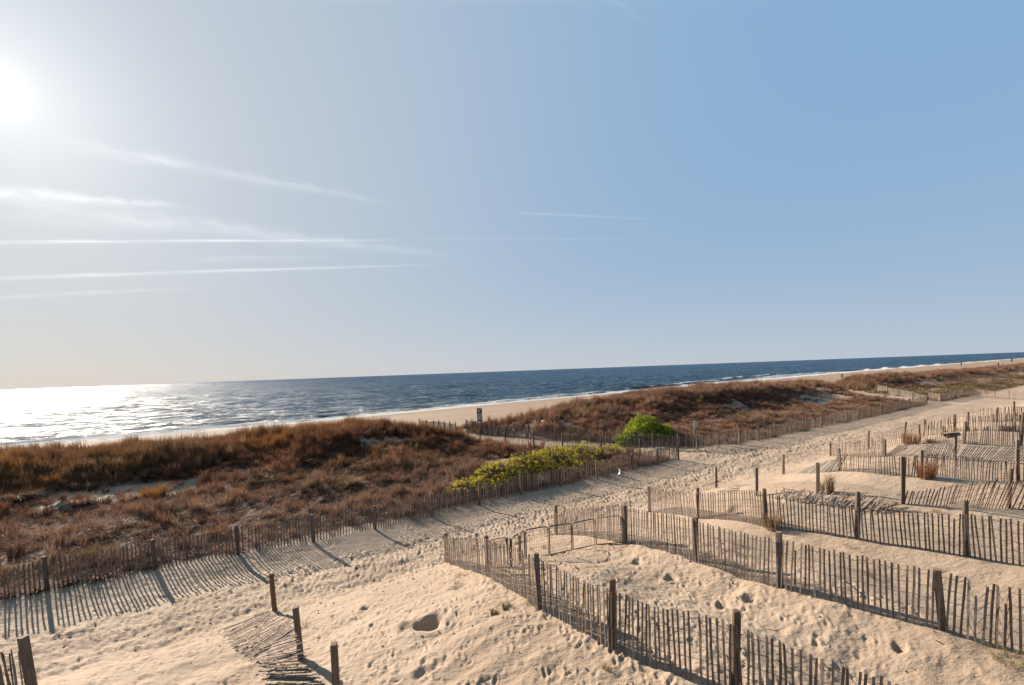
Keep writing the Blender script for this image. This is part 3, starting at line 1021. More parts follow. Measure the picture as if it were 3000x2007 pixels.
# ------------------------------------------------------------------ shrubs
def shrub(name, label, cat, mounds, nleaf, leaf, mat, ntwig, size=0.045, base=None):
    """mounds: (s, t, rs, rt, height, leaf share); leaves gathered in sprays near the top of each mound"""
    c0 = mounds[0]
    x0, y0 = to_xy(c0[0], c0[1])
    root = empty(name, (x0, y0, ground(x0, y0)))
    r = np.random.default_rng(len(name) + nleaf)
    tot = sum(m_[5] * m_[2] * m_[3] for m_ in mounds)
    LV, LF, LS = [], [], []
    tw = MB()
    for (ms, mt_, rs_, rt_, h, sh) in mounds:
        share = sh * rs_ * rt_ / tot
        nspray = max(8, int(nleaf * share / 14))
        for k in range(nspray):
            an = r.uniform(0, 2 * math.pi); q = math.sqrt(r.uniform(0, 1))
            ls, lt = ms + q * rs_ * math.cos(an), mt_ + q * rt_ * math.sin(an)
            lx, ly = to_xy(ls, lt)
            gz = ground(lx, ly)
            top = h * math.sqrt(max(0.0, 1 - 0.85 * q * q)) * (0.88 + 0.16 * float(fbm(np.array([ls * 1.7]), np.array([lt * 1.7]), 3, 251)[0]) * 2)
            zc = gz + top * (1 - 0.6 * r.uniform(0, 1) ** 2.0)
            rad = r.uniform(0.08, 0.2)
            for j in range(14):
                v = r.normal(0, 1, 3); v /= np.linalg.norm(v)
                c = np.array([lx, ly, zc]) + v * rad * r.uniform(0.3, 1) * np.array([1, 1, 0.8])
                if c[2] < gz + 0.05:
                    continue
                nrm = v + np.array([0, 0, 0.6]) + r.normal(0, 0.5, 3); nrm /= np.linalg.norm(nrm)
                u = np.cross(nrm, r.normal(0, 1, 3)); u /= np.linalg.norm(u)
                w = np.cross(nrm, u)
                sz = size * r.uniform(0.6, 1.3)
                b = len(LV)
                LV += [c - u * sz, c + w * sz * 0.42 + nrm * sz * .12, c + u * sz, c - w * sz * 0.42 + nrm * sz * .12]
                LF.append((b, b + 1, b + 2, b + 3)); LS += [r.uniform(0, 1)] * 4
        for k in range(int(ntwig * share)):
            an = r.uniform(0, 2 * math.pi); q = math.sqrt(r.uniform(0, 1)) * 0.95
            ls, lt = ms + q * rs_ * math.cos(an), mt_ + q * rt_ * math.sin(an)
            lx, ly = to_xy(ls, lt)
            bx, by = to_xy(ms + (ls - ms) * 0.6, mt_ + (lt - mt_) * 0.6)
            gb = ground(bx, by)
            gz = ground(lx, ly)
            top = gz + h * math.sqrt(max(0.05, 1 - 0.85 * q * q)) * r.uniform(0.6, 1.05)
            mid = ((bx + lx) / 2 + r.normal(0, .08), (by + ly) / 2 + r.normal(0, .08), (gb + top) / 2 + r.normal(0, .05))
            tw.tube([(bx, by, gb - 0.05), mid, (lx + r.normal(0, .1), ly + r.normal(0, .1), top)], 0.011, 3, False, 0.003)
    off = np.array([x0, y0, root.location.z])
    me = mesh_np('foliage', np.array(LV) - off, LF, mat)
    a = me.attributes.new('shade', 'FLOAT', 'POINT'); a.data.foreach_set('value', np.array(LS, np.float32))
    o = link('foliage', me, root)
    o['kind'] = 'stuff'
    tw.v = [Vector(p) - Vector(off) for p in tw.v]
    o2 = link('stems', tw.mesh('stems', M_twig), root)
    o2['kind'] = 'stuff'
    tag(root, label, cat)
    return root


gp = at(1888, 1287)
gs, gt = to_st(gp.x, gp.y)
shrub('evergreen_shrub', 'dense bright green domed shrub behind the walkway fence', 'shrub',
      [(gs, gt, 2.1, 1.5, 2.3, 1.0), (gs + 1.6, gt - 0.6, 1.5, 1.1, 1.5, 0.8), (gs - 1.9, gt + 0.2, 1.5, 1.1, 1.1, 0.9), (gs - 2.9, gt - .4, 1.0, .7, 0.6, .6)],
      26000, None, M_green, 420, 0.065)
shrub('bayberry_thicket', 'low sprawling yellow green thicket behind the long slat fence', 'shrub',
      [(9.6, 21.9, 1.6, 0.9, 0.95, 1.1), (12.0, 22.5, 2.0, 1.3, 1.45, 1.2), (14.6, 23.2, 2.1, 1.6, 1.6, 1.2), (17.2, 24.0, 2.2, 1.8, 1.6, 1.0), (19.6, 24.4, 2.1, 1.7, 1.5, 0.85), (11.4, 21.4, 1.3, .6, .9, .9), (22.0, 24.0, 1.8, 1.4, 1.25, 0.6), (23.6, 23.0, 1.6, 1.0, 0.9, 0.15), (16.5, 21.9, 3.8, 1.0, 1.0, .3)],
      24000, None, M_yellow, 5500, 0.042)

# ------------------------------------------------------------------ fence kit
SL_W, SL_T = 0.036, 0.011


def slat_mesh(seed, mat):
    """a split lath, 1 m long in z, slightly bowed and tapered; 20 triangles"""
    r = random.Random(seed)
    v = []; f = []
    for i, z in enumerate((0.0, 0.36, 0.7, 1.0)):
        w = SL_W * r.uniform(0.85, 1.08); ox = r.uniform(-1, 1) * 0.006; oy = r.uniform(-1, 1) * 0.008
        zt = z
        for (a, b) in ((-1, -1), (1, -1), (1, 1), (-1, 1)):
            dz = (r.uniform(-.012, .012) if i == 3 else 0)
            v.append((ox + a * w / 2, oy + b * SL_T / 2, zt + dz))
    for i in range(3):
        for k in range(4):
            k2 = (k + 1) % 4
            f.append((i * 4 + k, i * 4 + k2, i * 4 + 4 + k2, i * 4 + 4 + k))
    f.append((0, 3, 2, 1)); f.append((12, 13, 14, 15))
    me = D.meshes.new('slat')
    me.from_pydata(v, [], f)
    me.materials.append(mat)
    me.update()
    return me


SLATS = {'grey': [slat_mesh(i, M_slat) for i in range(6)], 'pale': [slat_mesh(i + 20, M_slat_pale) for i in range(6)], 'tan': [slat_mesh(i + 40, M_slat_tan) for i in range(6)]}


def post_mesh(kind, mat, seed=0):
    r = random.Random(seed)
    b = MB()
    if kind == 'round':
        pts = [(r.uniform(-.004, .004), r.uniform(-.004, .004), z) for z in (0, .3, .6, .9)] + [(0, 0, .985), (0, 0, 1.0)]
        n = 10
        for i, p in enumerate(pts):
            rad = [0.5, 0.5, 0.49, 0.48, 0.47, 0.36][i] * 0.13
            for k in range(n):
                an = 2 * math.pi * k / n
                b.v.append(Vector(p) + Vector((math.cos(an), math.sin(an), 0)) * rad * (1 + r.uniform(-.05, .05)))
        for i in range(len(pts) - 1):
            for k in range(n):
                k2 = (k + 1) % n
                b.f.append((i * n + k, i * n + k2, (i + 1) * n + k2, (i + 1) * n + k))
        b.f.append(tuple(range((len(pts) - 1) * n, len(pts) * n)))
    else:
        w, c = 0.055, 0.045
        ring = [(-w, -c), (-c, -w), (c, -w), (w, -c), (w, c), (c, w), (-c, w), (-w, c)]
        zs = (0, 0.5, 0.99, 1.0)
        for i, z in enumerate(zs):
            k_ = 0.94 if i == 3 else 1.0
            tilt = 0.02 if i >= 2 else 0
            for (a, d) in ring:
                b.v.append(Vector((a * k_ + (0.004 if i == 1 else 0), d * k_, z + tilt * a)))
        for i in range(3):
            for k in range(8):
                k2 = (k + 1) % 8
                b.f.append((i * 8 + k, i * 8 + k2, (i + 1) * 8 + k2, (i + 1) * 8 + k))
        b.f.append(tuple(range(24, 32)))
    return b.mesh('post', mat, False)


POSTS = {'round': [post_mesh('round', M_post, i) for i in range(3)], 'square': [post_mesh('square', M_post, 9)], 'lumber': [post_mesh('square', M_lumber, 5)]}


def basis(x, y, z, p, sz, sx=1.0):
    M_ = Matrix((x * sx, y * sx, z * sz)).transposed().to_4x4()
    M_.translation = p
    return M_


def put_post(name, parent, base, h, kind='round', tilt=(0.0, 0.0), rot=None, thick=1.0, root=Vector((0, 0, 0)), sink=0.15):
    me = random.choice(POSTS[kind])
    o = link(name, me, parent)
    z = Vector((tilt[0], tilt[1], 1)).normalized()
    a = random.uniform(0, 6.28) if rot is None else rot
    x = Vector((math.cos(a), math.sin(a), 0)); x = (x - z * x.dot(z)).normalized(); y = z.cross(x)
    M_ = basis(x, y, z, base - z * sink - root, h + sink, 1.0)
    for i in range(3):
        for c in (0, 1):
            M_[i][c] *= thick
    o.matrix_local = M_
    return o


def gz(p):
    return Vector((p.x, p.y, ground(p.x, p.y)))


def fence(label, pts, h=1.12, post_h=1.28, pitch=0.1, lean=None, jit=1.0, color='grey', posts='round', wires=5, group=None,
          skip_posts=(), max_parts=300, buried=None, post_thick=1.0, ptilt=None, bow=0.05, name='slat_fence', world=None, slat_w=1.0, wire_r=0.004, sidestep=0.09):
    """pts: post feet (measured in the photograph, or ground points when world is given)
       lean(u) -> (along, across) tilt of the slats; buried(u) -> metres lost in the sand"""
    W_ = [gz(p) for p in world] if world else [at(*p) for p in pts]
    root = empty(name, W_[0])
    R0 = Vector(W_[0])
    tag(root, label, 'fence', group)
    n = len(W_)
    seglen = [(W_[i + 1] - W_[i]).to_2d().length for i in range(n - 1)]
    total = sum(seglen)
    hp = post_h if isinstance(post_h, (list, tuple)) else [post_h * random.uniform(0.95, 1.05) for _ in W_]
    for i, p in enumerate(W_):
        if i in skip_posts:
            continue
        a = W_[min(i + 1, n - 1)] - W_[max(i - 1, 0)]
        side = Vector((-a.y, a.x, 0)).normalized() * sidestep
        tl = (ptilt[i] if ptilt and i < len(ptilt) and ptilt[i] else (random.gauss(0, .02), random.gauss(0, .02)))
        put_post('post', root, gz(p + side), hp[i], posts, tl, math.atan2(a.y, a.x), post_thick, R0)
    slats = []; u0_ = 0.0
    for i in range(n - 1):
        A, B = W_[i], W_[i + 1]
        m_ = max(1, int(round(seglen[i] / pitch)))
        d = (B - A); d.z = 0; d.normalize()
        nrm = Vector((-d.y, d.x, 0))
        bo = bow * random.uniform(-1, 1); ph = random.uniform(0, 6)
        for k in range(m_):
            q = (k + 0.5) / m_
            u = (u0_ + q * seglen[i]) / total
            p = A.lerp(B, q) + nrm * (bo * math.sin(math.pi * q) + 0.012 * math.sin(9 * q + ph)) + d * random.gauss(0, 0.007 * jit)
            p = gz(p)
            la, lc = lean(u) if lean else (0.0, 0.0)
            la += random.gauss(0, 0.02 * jit) + 0.03 * math.sin(5 * q + ph); lc += random.gauss(0, 0.02 * jit)
            z = (Vector((0, 0, 1)) + d * la + nrm * lc).normalized()
            x = (d - z * d.dot(z)).normalized()
            tw = random.gauss(0, 0.14)
            y = z.cross(x)
            x = (x * math.cos(tw) + y * math.sin(tw)); y = z.cross(x)
            bur = (buried(u) if buried else 0.0)
            if jit > 0.7 and random.random() < 0.012:
                continue
            if random.random() < 0.02:
                bur += random.uniform(0.05, 0.3)      # snapped off short
            sag = 0.03 * math.sin(math.pi * q)
            top = max(0.12, h - bur - sag + random.gauss(0, 0.018 * jit))
            slats.append((p, x, y, z, top, u))
        u0_ += seglen[i]
    camp = Vector((0, 0, CAM_Z))
    order = sorted(range(len(slats)), key=lambda i: (slats[i][0] - camp).length)
    single = set(order[:max_parts])
    rest = MB()
    kit = SLATS[color]
    for i, (p, x, y, z, top, u) in enumerate(slats):
        sink = 0.06
        if i in single:
            o = link('slat', random.choice(kit), root)
            o.matrix_local = basis(x, y, z, p - z * sink - R0, top + sink, slat_w)
        else:
            M3 = Matrix((x, y, z)).transposed()
            rest.box(p - R0 + z * (top / 2 - sink / 2), SL_W, SL_T, top + sink, M3)
    if rest.v:
        o = link('slats', rest.mesh('slats', {'grey': M_slat, 'tan': M_slat_tan, 'pale': M_slat_pale}[color]), root)
        o['kind'] = 'stuff'
    # twisted wires woven through the slats
    step = 1 if len(slats) < 350 else 2
    for w in range(wires):
        f_ = (w + 0.55) / wires
        b = MB()
        pl = []
        for k in range(0, len(slats), step):
            p, x, y, z, top, u = slats[k]
            full = h
            hgt = top - full * (1 - f_) * 0.96
            if hgt < 0.0:
                if len(pl) > 1:
                    b.tube(pl, wire_r, 3, False)
                pl = []
                continue
            pl.append(p - R0 + z * hgt + y * (0.009 if (k // step) % 2 else -0.009))
        if len(pl) > 1:
            b.tube(pl, wire_r, 3, False)
        if b.v:
            link('wire', b.mesh('wire', M_wire), root)
    return root


# --- the long fence along the seaward side of the path
uA = [to_xy(s_, 20.35) for s_ in np.arange(-15.6, -9.0, 2.8)]
wA = [Vector((x_, y_, 0)) for x_, y_ in uA] + [at(*p) for p in ((140, 1727), (455, 1666), (698, 1622), (918, 1586), (1098, 1550), (1264, 1512), (1403, 1478), (1524, 1448), (1640, 1424), (1745, 1402), (1849, 1378), (1925, 1361), (1985, 1345))]
fence('long grey slat fence between the trodden path and the dark grassy dune', None, world=wA, pitch=0.118, slat_w=1.25, h=1.1, post_h=1.2, post_thick=0.9, posts='square', sidestep=-0.08)
# --- walkway to the beach
fence('slat fence along the near side of the beach walkway, ending at the path corner', [(1985, 1345), (1875, 1335), (1762, 1324), (1650, 1314), (1565, 1306), (1483, 1298), (1408, 1291), (1338, 1285)], h=1.25, post_h=1.4, color='tan', skip_posts=(0,))
fence('slat fence on the far side of the beach walkway, before the green shrub', [(1987, 1319), (1915, 1312), (1850, 1306), (1770, 1301), (1700, 1296), (1630, 1291), (1548, 1285), (1452, 1279)], h=1.25, post_h=1.4, color='tan', skip_posts=(0,))
fence('short tall fence with close posts on the dune shoulder, at the walkway\'s beach end', [(1338, 1284), (1322, 1279), (1305, 1275), (1289, 1271), (1273, 1268), (1252, 1264), (1232, 1260)], h=1.45, post_h=1.65, pitch=0.058, skip_posts=())
fence('short close slat fence below the tall blue topped board, at the walkway', [(1452, 1279), (1425, 1275), (1396, 1270), (1369, 1267)], h=1.35, post_h=1.5, pitch=0.058, skip_posts=(0,))
# --- fence of the right hand dune
fence('long slat fence running away along the right hand dune from the walkway mouth', [(1987, 1319), (2045, 1320), (2106, 1312), (2169, 1304), (2225, 1293), (2273, 1281), (2321, 1271), (2365, 1262), (2410, 1254), (2449, 1244), (2484, 1237), (2519, 1231), (2551, 1223), (2584, 1216), (2614, 1207), (2642, 1200), (2667, 1194), (2717, 1184)], h=1.2, post_h=1.3, color='tan', wires=4, wire_r=0.004)
fence('pale fence climbing the sand at the second, distant walkway', [(2717, 1184), (2676, 1169), (2635, 1161), (2602, 1153), (2568, 1144)], h=1.2, post_h=1.3, color='pale', pitch=0.09, skip_posts=(0,), wires=3, wire_r=0.005)
fence('distant grey fence right of the second walkway, behind the end of the path', [(2719, 1172), (2758, 1177), (2800, 1167), (2822, 1162), (2859, 1161), (2887, 1164), (2914, 1168), (2955, 1170), (3000, 1172), (3080, 1176)], color='tan', h=1.25, post_h=1.35, wires=3, wire_r=0.005)
fence('farthest fence, low in the grass behind the distant grey one', [(2760, 1119), (2813, 1122), (2852, 1123), (2907, 1124), (2957, 1126), (3010, 1128)], h=1.2, post_h=1.45, max_parts=120, wires=2, wire_r=0.006, pitch=0.13)
# --- cross fences on the landward dune
fence('nearest cross fence of slats on rounded posts, running from the path towards the viewer', [(1303, 1645), (1423, 1688), (1572, 1781), (1786, 1905), (2150, 2040), (2720, 2300)], h=1.2, pitch=0.086, skip_posts=(5,), post_h=[1.12, 1.2, 1.28, 1.38, 1.38, 1.3], jit=0.72, wire_r=0.006,
      ptilt=[(0, 0), (-.02, 0), (-.03, 0), (.03, 0), (.03, 0)], buried=lambda u: 0.16 * max(0, 1 - u * 2.2), post_thick=1.05)
fence('second cross fence, with brown squared posts, leaning slats by the wire pen', [(1625, 1566), (1826, 1592), (2034, 1645), (2282, 1723), (2762, 1852), (3100, 1945)], pitch=0.092, h=1.2, post_h=[1.28, 1.25, 1.22, 1.32, 1.22, 1.2], posts='lumber', jit=0.72, wire_r=0.006,
      lean=lambda u: (-0.30 * max(0, min(1, (0.24 - u) * 8)) * min(1, u * 8), 0.0), buried=lambda u: 0.30 * max(0, 1 - u * 4), ptilt=[(0, 0), (0, 0), (0, 0), (-.02, 0), (-.10, 0)], post_thick=1.1)
fence('third cross fence, long sagging run with the straw clump at its foot', [(1898, 1501), (2040, 1520), (2238, 1545), (2512, 1583), (2833, 1632), (3160, 1685)], pitch=0.094, h=1.2, post_h=[1.2, 1.2, 1.3, 1.45, 1.5, 1.4], jit=0.72, wire_r=0.006,
      lean=lambda u: (-0.05, 0.0), buried=lambda u: 0.18 * abs(math.sin(u * 7)))
fence('half buried slats leaning right, between a tall post and the dark right post', [(2645, 1475), (2760, 1480), (2880, 1486), (2960, 1491), (3080, 1500)], h=1.1, post_h=[1.5, 0.6, 0.6, 1.45, 1.3], jit=1.2, wire_r=0.006,
      lean=lambda u: (0.16 + 0.12 * u, -0.1), buried=lambda u: max(0.0, 0.62 - 1.0 * u), skip_posts=(0, 1, 2), ptilt=[None, None, None, (.05, 0), None])
fence('upright fence across the smooth sand with the rust red clump at its middle post', [(2458, 1381), (2578, 1390), (2703, 1398), (2850, 1404), (2983, 1410), (3090, 1416)], h=1.15, post_h=[1.15, .8, 1.2, .9, 1.4, 1.2], jit=1.6, wire_r=0.006,
      buried=lambda u: 0.18 + 0.1 * math.sin(u * 9), skip_posts=(1, 3), posts='square')
fence('bleached fan of slats fallen flat on the sand left of a square post', [(2330, 1390), (2370, 1387), (2415, 1384), (2456, 1381)], h=1.1, pitch=0.075, color='pale', skip_posts=(0, 1, 2, 3), jit=1.5, wire_r=0.006,
      lean=lambda u: (0.85 - 0.4 * u, 1.5 * (1 - u) ** 1.3 + 0.15), buried=lambda u: 0.12)
fence('ragged upright slats at the path edge, left end of the slumped row', [(2429, 1337), (2505, 1338), (2587, 1339)], h=1.2, post_h=[1.0, 1.1, 1.0], jit=2.6, wire_r=0.006, buried=lambda u: 0.1 + 0.1 * math.sin(u * 23), skip_posts=(1,))
fence('slumped row of bleached slats leaning far to the right above its own shadow', [(2587, 1339), (2700, 1340), (2801, 1345), (2900, 1349), (2982, 1352), (3080, 1356)], h=1.2, post_h=[1.0, .8, 1.35, .8, 1.1, 1.0], color='pale', jit=0.72, wire_r=0.006,
      lean=lambda u: (0.85, 0.40), buried=lambda u: 0.22, skip_posts=(1, 3), posts='square')
fence('far cell fence with fanned slats and a brown clump at its left end', [(2575, 1308), (2643, 1300), (2690, 1298), (2756, 1299), (2826, 1301), (2905, 1303), (2991, 1306), (3090, 1310)], h=1.2, post_h=[1, 1.55, 1.25, .8, 1.4, .8, 2.0, 1.3], jit=1.6, wire_r=0.0035,
      lean=lambda u: ((-0.45 + 3.0 * u) if u < 0.24 else 0.03, 0.05), buried=lambda u: 0.08 + 0.08 * math.sin(u * 13), skip_posts=(0, 3, 5), ptilt=[None, (.12, 0)])
fence('taller grey fence row behind the far cell fence', [(2706, 1278), (2797, 1266), (2833, 1264), (2905, 1262), (2975, 1261), (3080, 1264)], h=1.2, post_h=[1.3, 1.35, 1.4, .9, 1.3, 1.2], jit=1.6, wire_r=0.004, buried=lambda u: 0.02 + 0.08 * math.sin(u * 17), skip_posts=(3,), ptilt=[(.06, 0)])
fence('last landward fence row, against the end of the sand path at the right edge', [(2850, 1240), (2915, 1237), (2972, 1234), (3050, 1234)], h=1.2, post_h=[.9, 1.1, 1.6, 1.3], jit=1.6, wire_r=0.004, skip_posts=(0,))


# --- free standing posts
def lone_post(px, py, h, label, kind='square', tilt=(0, 0), thick=1.0):
    p = at(px, py)
    o = put_post('fence_post', None, p, h, kind, tilt, None, thick)
    tag(o, label, 'post', 'lone posts left standing in the sand')
    return o


lone_post(805, 1789, 1.22, 'brown post at the top of the collapsed fence', 'lumber', (-.03, 0))
lone_post(881, 1930, 1.26, 'brown post beside the fold of the collapsed fence', 'lumber', (-.04, 0), 1.1)
lone_post(988, 2062, 1.2, 'brown post cut by the bottom edge, below the collapsed fence', 'lumber', (0, 0), 1.05)
lone_post(96, 2030, 1.36, 'thick dark brown post in the bottom left corner', 'lumber', (-.08, 0), 1.35)
lone_post(2098, 1427, 1.2, 'lone post beside the flat pile of bleached slats', 'square', (.02, 0))
lone_post(2217, 1453, 1.3, 'lone post just behind the middle of the third cross fence')
lone_post(2295, 1389, 1.15, 'lone post on the smooth sand by the path, farthest of the free posts')
lone_post(2396, 1445, 1.28, 'lone post left of the thin straw clumps', 'lumber')
lone_post(2645, 1476, 1.75, 'tall brown post at the left end of the half buried slats', 'square', (0, 0), 1.05)
lone_post(2545, 1316, 1.35, 'lone post left of the fanned slats in the far cells')


# --- collapsed and broken fence pieces
def collapsed(label, tops, bots, n, hts, hbs, color='grey', jit=0.025, name='fallen_fence'):
    """slats between a line of top ends and a line of foot ends, each given as photographed ground points plus heights"""
    T_ = [at(p[0], p[1], q) for p, q in zip(tops, hts)]; B_ = [at(p[0], p[1], q) for p, q in zip(bots, hbs)]
    root = empty(name, B_[0]); R0 = Vector(B_[0])
    tag(root, label, 'fence')

    def samp(L, u, hs):
        x = u * (len(L) - 1); i = min(int(x), len(L) - 2); q = x - i
        p = gz(L[i].lerp(L[i + 1], q)); p.z += hs[i] + (hs[i + 1] - hs[i]) * q
        return p
    ends = []
    for k in range(n):
        u = (k + 0.5) / n + random.gauss(0, 0.12 / n)
        u = min(max(u, 0), 1)
        t = samp(T_, u, hts) + Vector((random.gauss(0, jit), random.gauss(0, jit), random.uniform(0, jit)))
        b = samp(B_, u, hbs) + Vector((random.gauss(0, jit), random.gauss(0, jit), random.uniform(0, jit)))
        v = t - b
        L = min(v.length, 1.25) if v.length > 0 else 1.2
        z = v.normalized()
        x = z.cross(Vector((random.gauss(0, .15), random.gauss(0, .15), 1))).normalized(); y = z.cross(x)
        o = link('slat', random.choice(SLATS[color]), root)
        o.matrix_local = basis(x, y, z, t - z * max(L, 0.5) - R0, max(L, 0.5))
        ends.append((t, z, max(L, .5)))
    for w in range(4):
        f_ = 0.1 + w * 0.26
        b = MB()
        b.tube([t - z * (L * f_) - R0 + Vector((0, 0, .012)) for (t, z, L) in ends], 0.003, 3, False)
        link('wire', b.mesh('wire', M_wire), root)
    return root


collapsed('collapsed slat fence fanned over the sand by the brown posts at the bottom left',
          [(655, 1842), (662, 1868), (684, 1896), (712, 1918), (742, 1936), (752, 1900), (768, 1935), (784, 1962), (778, 1990), (772, 2030)],
          [(795, 1786), (822, 1792), (842, 1806), (850, 1822), (858, 1840), (866, 1862), (884, 1900), (905, 1955), (918, 1985), (935, 2030)],
          52, [.03, .04, .04, .06, .12, .45, .60, .62, .55, .45], [.04, .10, .25, .45, .62, .70, .60, .35, .18, .08], jit=0.035)
collapsed('heap of fallen slats lying across the sand behind the third cross fence',
          [(2290, 1436), (2350, 1440), (2420, 1447), (2500, 1452), (2580, 1462), (2640, 1478)],
          [(2270, 1462), (2330, 1470), (2400, 1480), (2480, 1488), (2550, 1498), (2600, 1500)],
          62, [.12, .2, .14, .2, .14, .3], [.02, .05, .02, .05, .02, .02], jit=0.10)
collapsed('flat pile of bleached slats lying by the lone post at the path',
          [(2165, 1425), (2160, 1436), (2130, 1441)], [(2080, 1412), (2075, 1425), (2070, 1436)], 14, [.05, .05, .04], [.04, .04, .04], 'pale')
fence('leaning remnant of slat fence in the bottom left corner beside the thick post', [(-210, 2048), (-120, 2050), (-30, 2052), (50, 2050), (92, 2046)], h=1.12, pitch=0.085, skip_posts=(0, 1, 2, 3, 4), jit=1.4, wire_r=0.006, lean=lambda u: (-0.16, 0.05))



# --- folding wire pen
def wire_pen():
    tops = [(1425, 1580), (1475, 1567), (1491, 1562), (1516, 1556), (1532, 1553), (1597, 1536), (1665, 1519), (1735, 1506), (1812, 1497)]
    feet = [(1436, 1668), (1488, 1662), (1499, 1667), (1525, 1653), (1540, 1640), (1610, 1628), (1677, 1612), (1745, 1597), (1822, 1591)]
    F_ = [at(*p) for p in feet]
    root = empty('folding_wire_pen', F_[5]); R0 = Vector(F_[5])
    tag(root, 'rusty folding wire pen of hinged mesh panels between the first two cross fences', 'wire pen')
    H_ = 0.92
    for i in range(8):
        A, B = F_[i].copy(), F_[i + 1].copy()
        A.z += 0.02; B.z += 0.02
        d = (B - A); L = d.length; d.normalize()
        up = Vector((0, 0, 1))
        e = 0.03
        a, b = A + d * e - R0, B - d * e - R0
        fr = MB()
        c = 0.07
        fr.tube([a, a + up * (H_ - c), a + up * (H_ - c * .3) + d * c * .3, a + up * H_ + d * c, b + up * H_ - d * c, b + up * (H_ - c * .3) - d * c * .3, b + up * (H_ - c), b, a], 0.019, 5)
        o = link('panel', fr.mesh('panel', M_frame), root)
        ms = MB()
        nv = max(2, int(L / 0.055))
        for k in range(1, nv):
            p = a.lerp(b, k / nv)
            ms.tube([p, p + up * H_], 0.003, 3, False)
        for k in range(1, 9):
            ms.tube([a + up * H_ * k / 9, b + up * H_ * k / 9], 0.003, 3, False)
        g_ = link('mesh_infill', ms.mesh('mesh_infill', M_wire), o)
        g_['kind'] = 'stuff'


wire_pen()


# --- signs
def beach_sign(px, py, label, post_h, w, boards, face, pale_foot=False):
    p = at(px, py)
    root = empty('beach_sign', p)
    tag(root, label, 'sign', 'blue boards that mark the beach walkways')
    fx = Vector((math.cos(face), math.sin(face), 0)); fy = Vector((0, 0, 1)).cross(fx)
    M3 = Matrix((fx, fy, Vector((0, 0, 1)))).transposed()
    for s_ in ((-1, 1) if w > 0.4 else (0,)):
        b = MB(); b.box(fx * s_ * w * 0.33 + Vector((0, 0, post_h / 2 - 0.1)), 0.09, 0.09, post_h + 0.2, M3)
        link('post', b.mesh('post', M_slat_pale if pale_foot else M_post), root)
    for (z0, z1, mat, mark) in boards:
        b = MB(); b.box(fy * -0.06 + Vector((0, 0, (z0 + z1) / 2)), w, 0.025, z1 - z0 - 0.02, M3)
        bo = link('board', b.mesh('board', mat), root)
        if mark:
            b = MB()
            for (cx, cz, ww, hh) in mark:
                b.box(fy * -0.0755 + fx * cx * w + Vector((0, 0, z0 + (z1 - z0) * cz)), ww * w, 0.004, hh * (z1 - z0), M3)
            link('printed_panel', b.mesh('printed_panel', M_white), bo)
    return root


# the boards face inland, towards the path
FI = math.radians(8)
beach_sign(1407, 1268, 'tall board with dark blue top panel and smaller notices below, at the walkway', 2.75, 0.58,
           [(2.15, 2.75, M_blue, [(-0.1, .55, .35, .4), (.25, .75, .3, .12)]), (1.62, 2.13, M_post, [(-.2, .5, .4, .6), (.25, .5, .35, .5)]), (1.25, 1.6, M_slat_pale, None)], FI)
beach_sign(2467, 1114, 'narrow dark blue board on a pale post above the far dune crest', 2.5, 0.42, [(1.0, 2.3, M_blue, None)], math.radians(-40), True)
beach_sign(2816, 1074, 'tiny dark sign standing before the surf farther up the beach', 3.0, 0.6, [(1.0, 2.7, M_blue, None)], math.radians(-50))
beach_sign(2964, 1064, 'tiniest dark sign near the right end of the shoreline', 3.2, 0.9, [(1.2, 3.1, M_post, None)], math.radians(-50))


def small_sign():
    p = at(2036, 1300)
    root = empty('notice_sign', p)
    tag(root, 'small white three line notice on a post behind the right hand dune fence', 'sign')
    put_post('post', root, p, 1.75, 'square', (0, 0), 0.1, 1.0, Vector(p))
    fx = Vector((1, 0.15, 0)).normalized(); fy = Vector((0, 0, 1)).cross(fx)
    M3 = Matrix((fx, fy, Vector((0, 0, 1)))).transposed()
    b = MB(); b.box(fy * -0.08 + Vector((0, 0, 1.75)), 0.28, 0.02, 0.58, M3)
    bo = link('board', b.mesh('board', M_white), root)
    b = MB()
    for k in range(3):
        b.box(fy * -0.0925 + Vector((0.0, 0, 1.58 + 0.17 * k)), 0.2, 0.004, 0.05, M3)
    link('lettering_bar', b.mesh('lettering_bar', M_post), bo)


small_sign()

# --- stump-like dark post far off and the white strip of bared sand fence beyond the grass
lone_post(2924, 1083, 2.2, 'dark stub of a post far off in the grass near the right edge', 'round', (0, 0), 3.2)


def driftwood():
    """weathered curl of boards hung on a post top"""
    p = at(2801, 1345)
    d = ray(2780, 1276)
    base = Vector((p.x, p.y, p.z + 1.30))
    root = empty('driftwood_bundle', base)
    tag(root, 'bundle of curved driftwood boards resting on a fence post among the far cells', 'driftwood')
    side = Vector((-1, 0.1, 0))
    for k in range(7):
        b = MB()
        pts = []
        for q in range(7):
            a = q / 6
            pts.append(side * (a * 0.78 - 0.12) + Vector((0, 0.05 * math.sin(k * 2.1), 0.06 * math.sin(a * 3.1 + 0.4) * (1 if k % 2 else -1.2) + 0.06 - 0.025 * k * math.sin(a * 3.14))) + Vector((0, (k - 3) * 0.03, 0)))
        b.tube(pts, 0.045, 5, True, 0.016)
        link('board', b.mesh('board', M_post if k % 2 else M_slat), root)


driftwood()


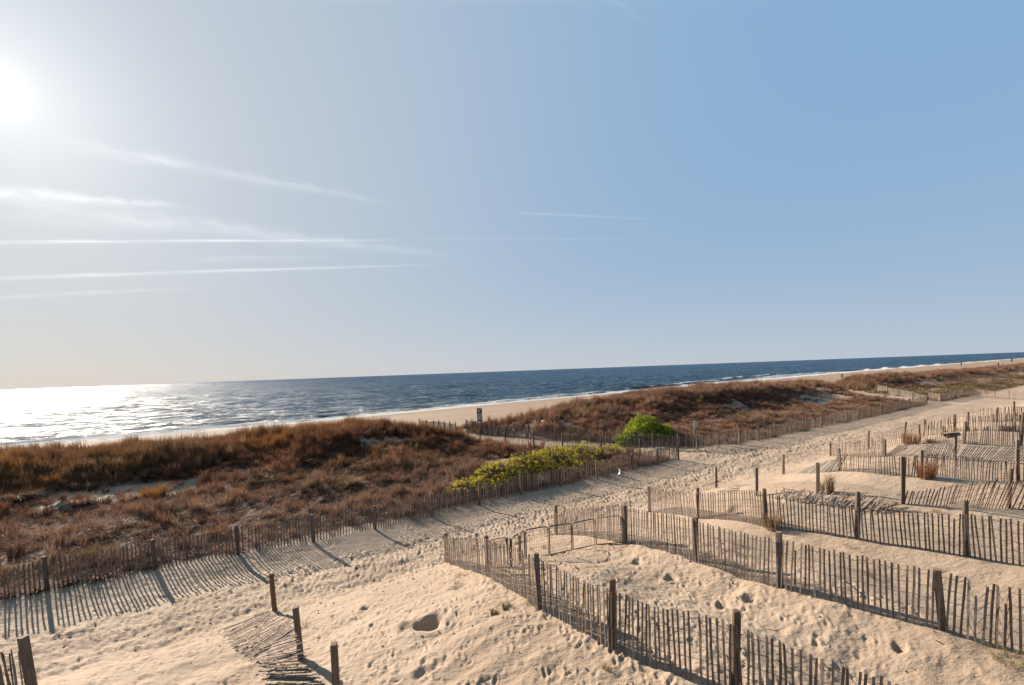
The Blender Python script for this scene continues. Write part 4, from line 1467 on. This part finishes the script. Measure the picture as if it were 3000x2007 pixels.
def plastic_bag():
    p = at(1808, 1392)
    b = MB()
    n, m_ = 9, 7
    for i in range(n):
        for k in range(m_):
            a = i / (n - 1) * 2.6 - 1.3; c = k / (m_ - 1) - 0.5
            r_ = 0.2 + 0.02 * math.sin(7 * a + 5 * c)
            b.v.append(Vector((r_ * math.cos(a) + 0.03 * math.sin(9 * c), c * 0.22, 0.25 + r_ * 1.3 * math.sin(a) + .02 * math.sin(12 * c + 3 * a))))
    for i in range(n - 1):
        for k in range(m_ - 1):
            b.f.append((i * m_ + k, i * m_ + k + 1, (i + 1) * m_ + k + 1, (i + 1) * m_ + k))
    me = b.mesh('plastic_bag', M_plastic, True)
    o = link('plastic_bag', me, None, p)
    md = o.modifiers.new('thickness', 'SOLIDIFY'); md.thickness = 0.006
    tag(o, 'white crescent of torn plastic caught on the long slat fence near its corner', 'litter')


plastic_bag()


# --- dry crumbs on the sand
def debris():
    n = 6500
    s = rng.uniform(-12, 40, n) ; t = rng.uniform(2.5, 20, n)
    k = (s < 12) | (rng.uniform(0, 1, n) < 0.25)
    s, t = s[k], t[k]
    x, y = to_xy(s, t)
    z = terrain(x, y)
    # sit on the finished sheet, relief and footprints included
    r_ = np.hypot(x, y); th = np.arctan2(x, y)
    ok = (np.abs(th) < FINE - 0.01) & (r_ > 4) & (r_ < 45)
    x, y, r_, th = x[ok], y[ok], r_[ok], th[ok]
    ir = np.clip(np.searchsorted(RR, r_), 1, len(RR) - 1); it = np.clip(np.searchsorted(th_f, th), 1, NFINE - 1)
    z = GZ[ir, it]
    b = MB()
    for i in range(len(x)):
        sz = abs(random.gauss(0, 0.010)) + 0.007
        a = random.uniform(0, 3.14)
        M3 = Matrix.Rotation(a, 3, 'Z') @ Matrix.Rotation(random.uniform(-.4, .4), 3, 'X')
        if i % 6 == 0:      # straw
            b.box((x[i], y[i], z[i] + 0.008), random.uniform(0.06, 0.22), 0.006, 0.006, M3)
        else:
            b.box((x[i], y[i], z[i] + sz * 0.2), sz * random.uniform(1, 2.5), sz, sz * 0.6, M3)
    o = link('sand_debris', b.mesh('sand_debris', M_debris))
    tag(o, 'dark crumbs of seaweed and twigs strewn over the sand', 'debris', None, 'stuff')


debris()
print('objects', len(D.objects))
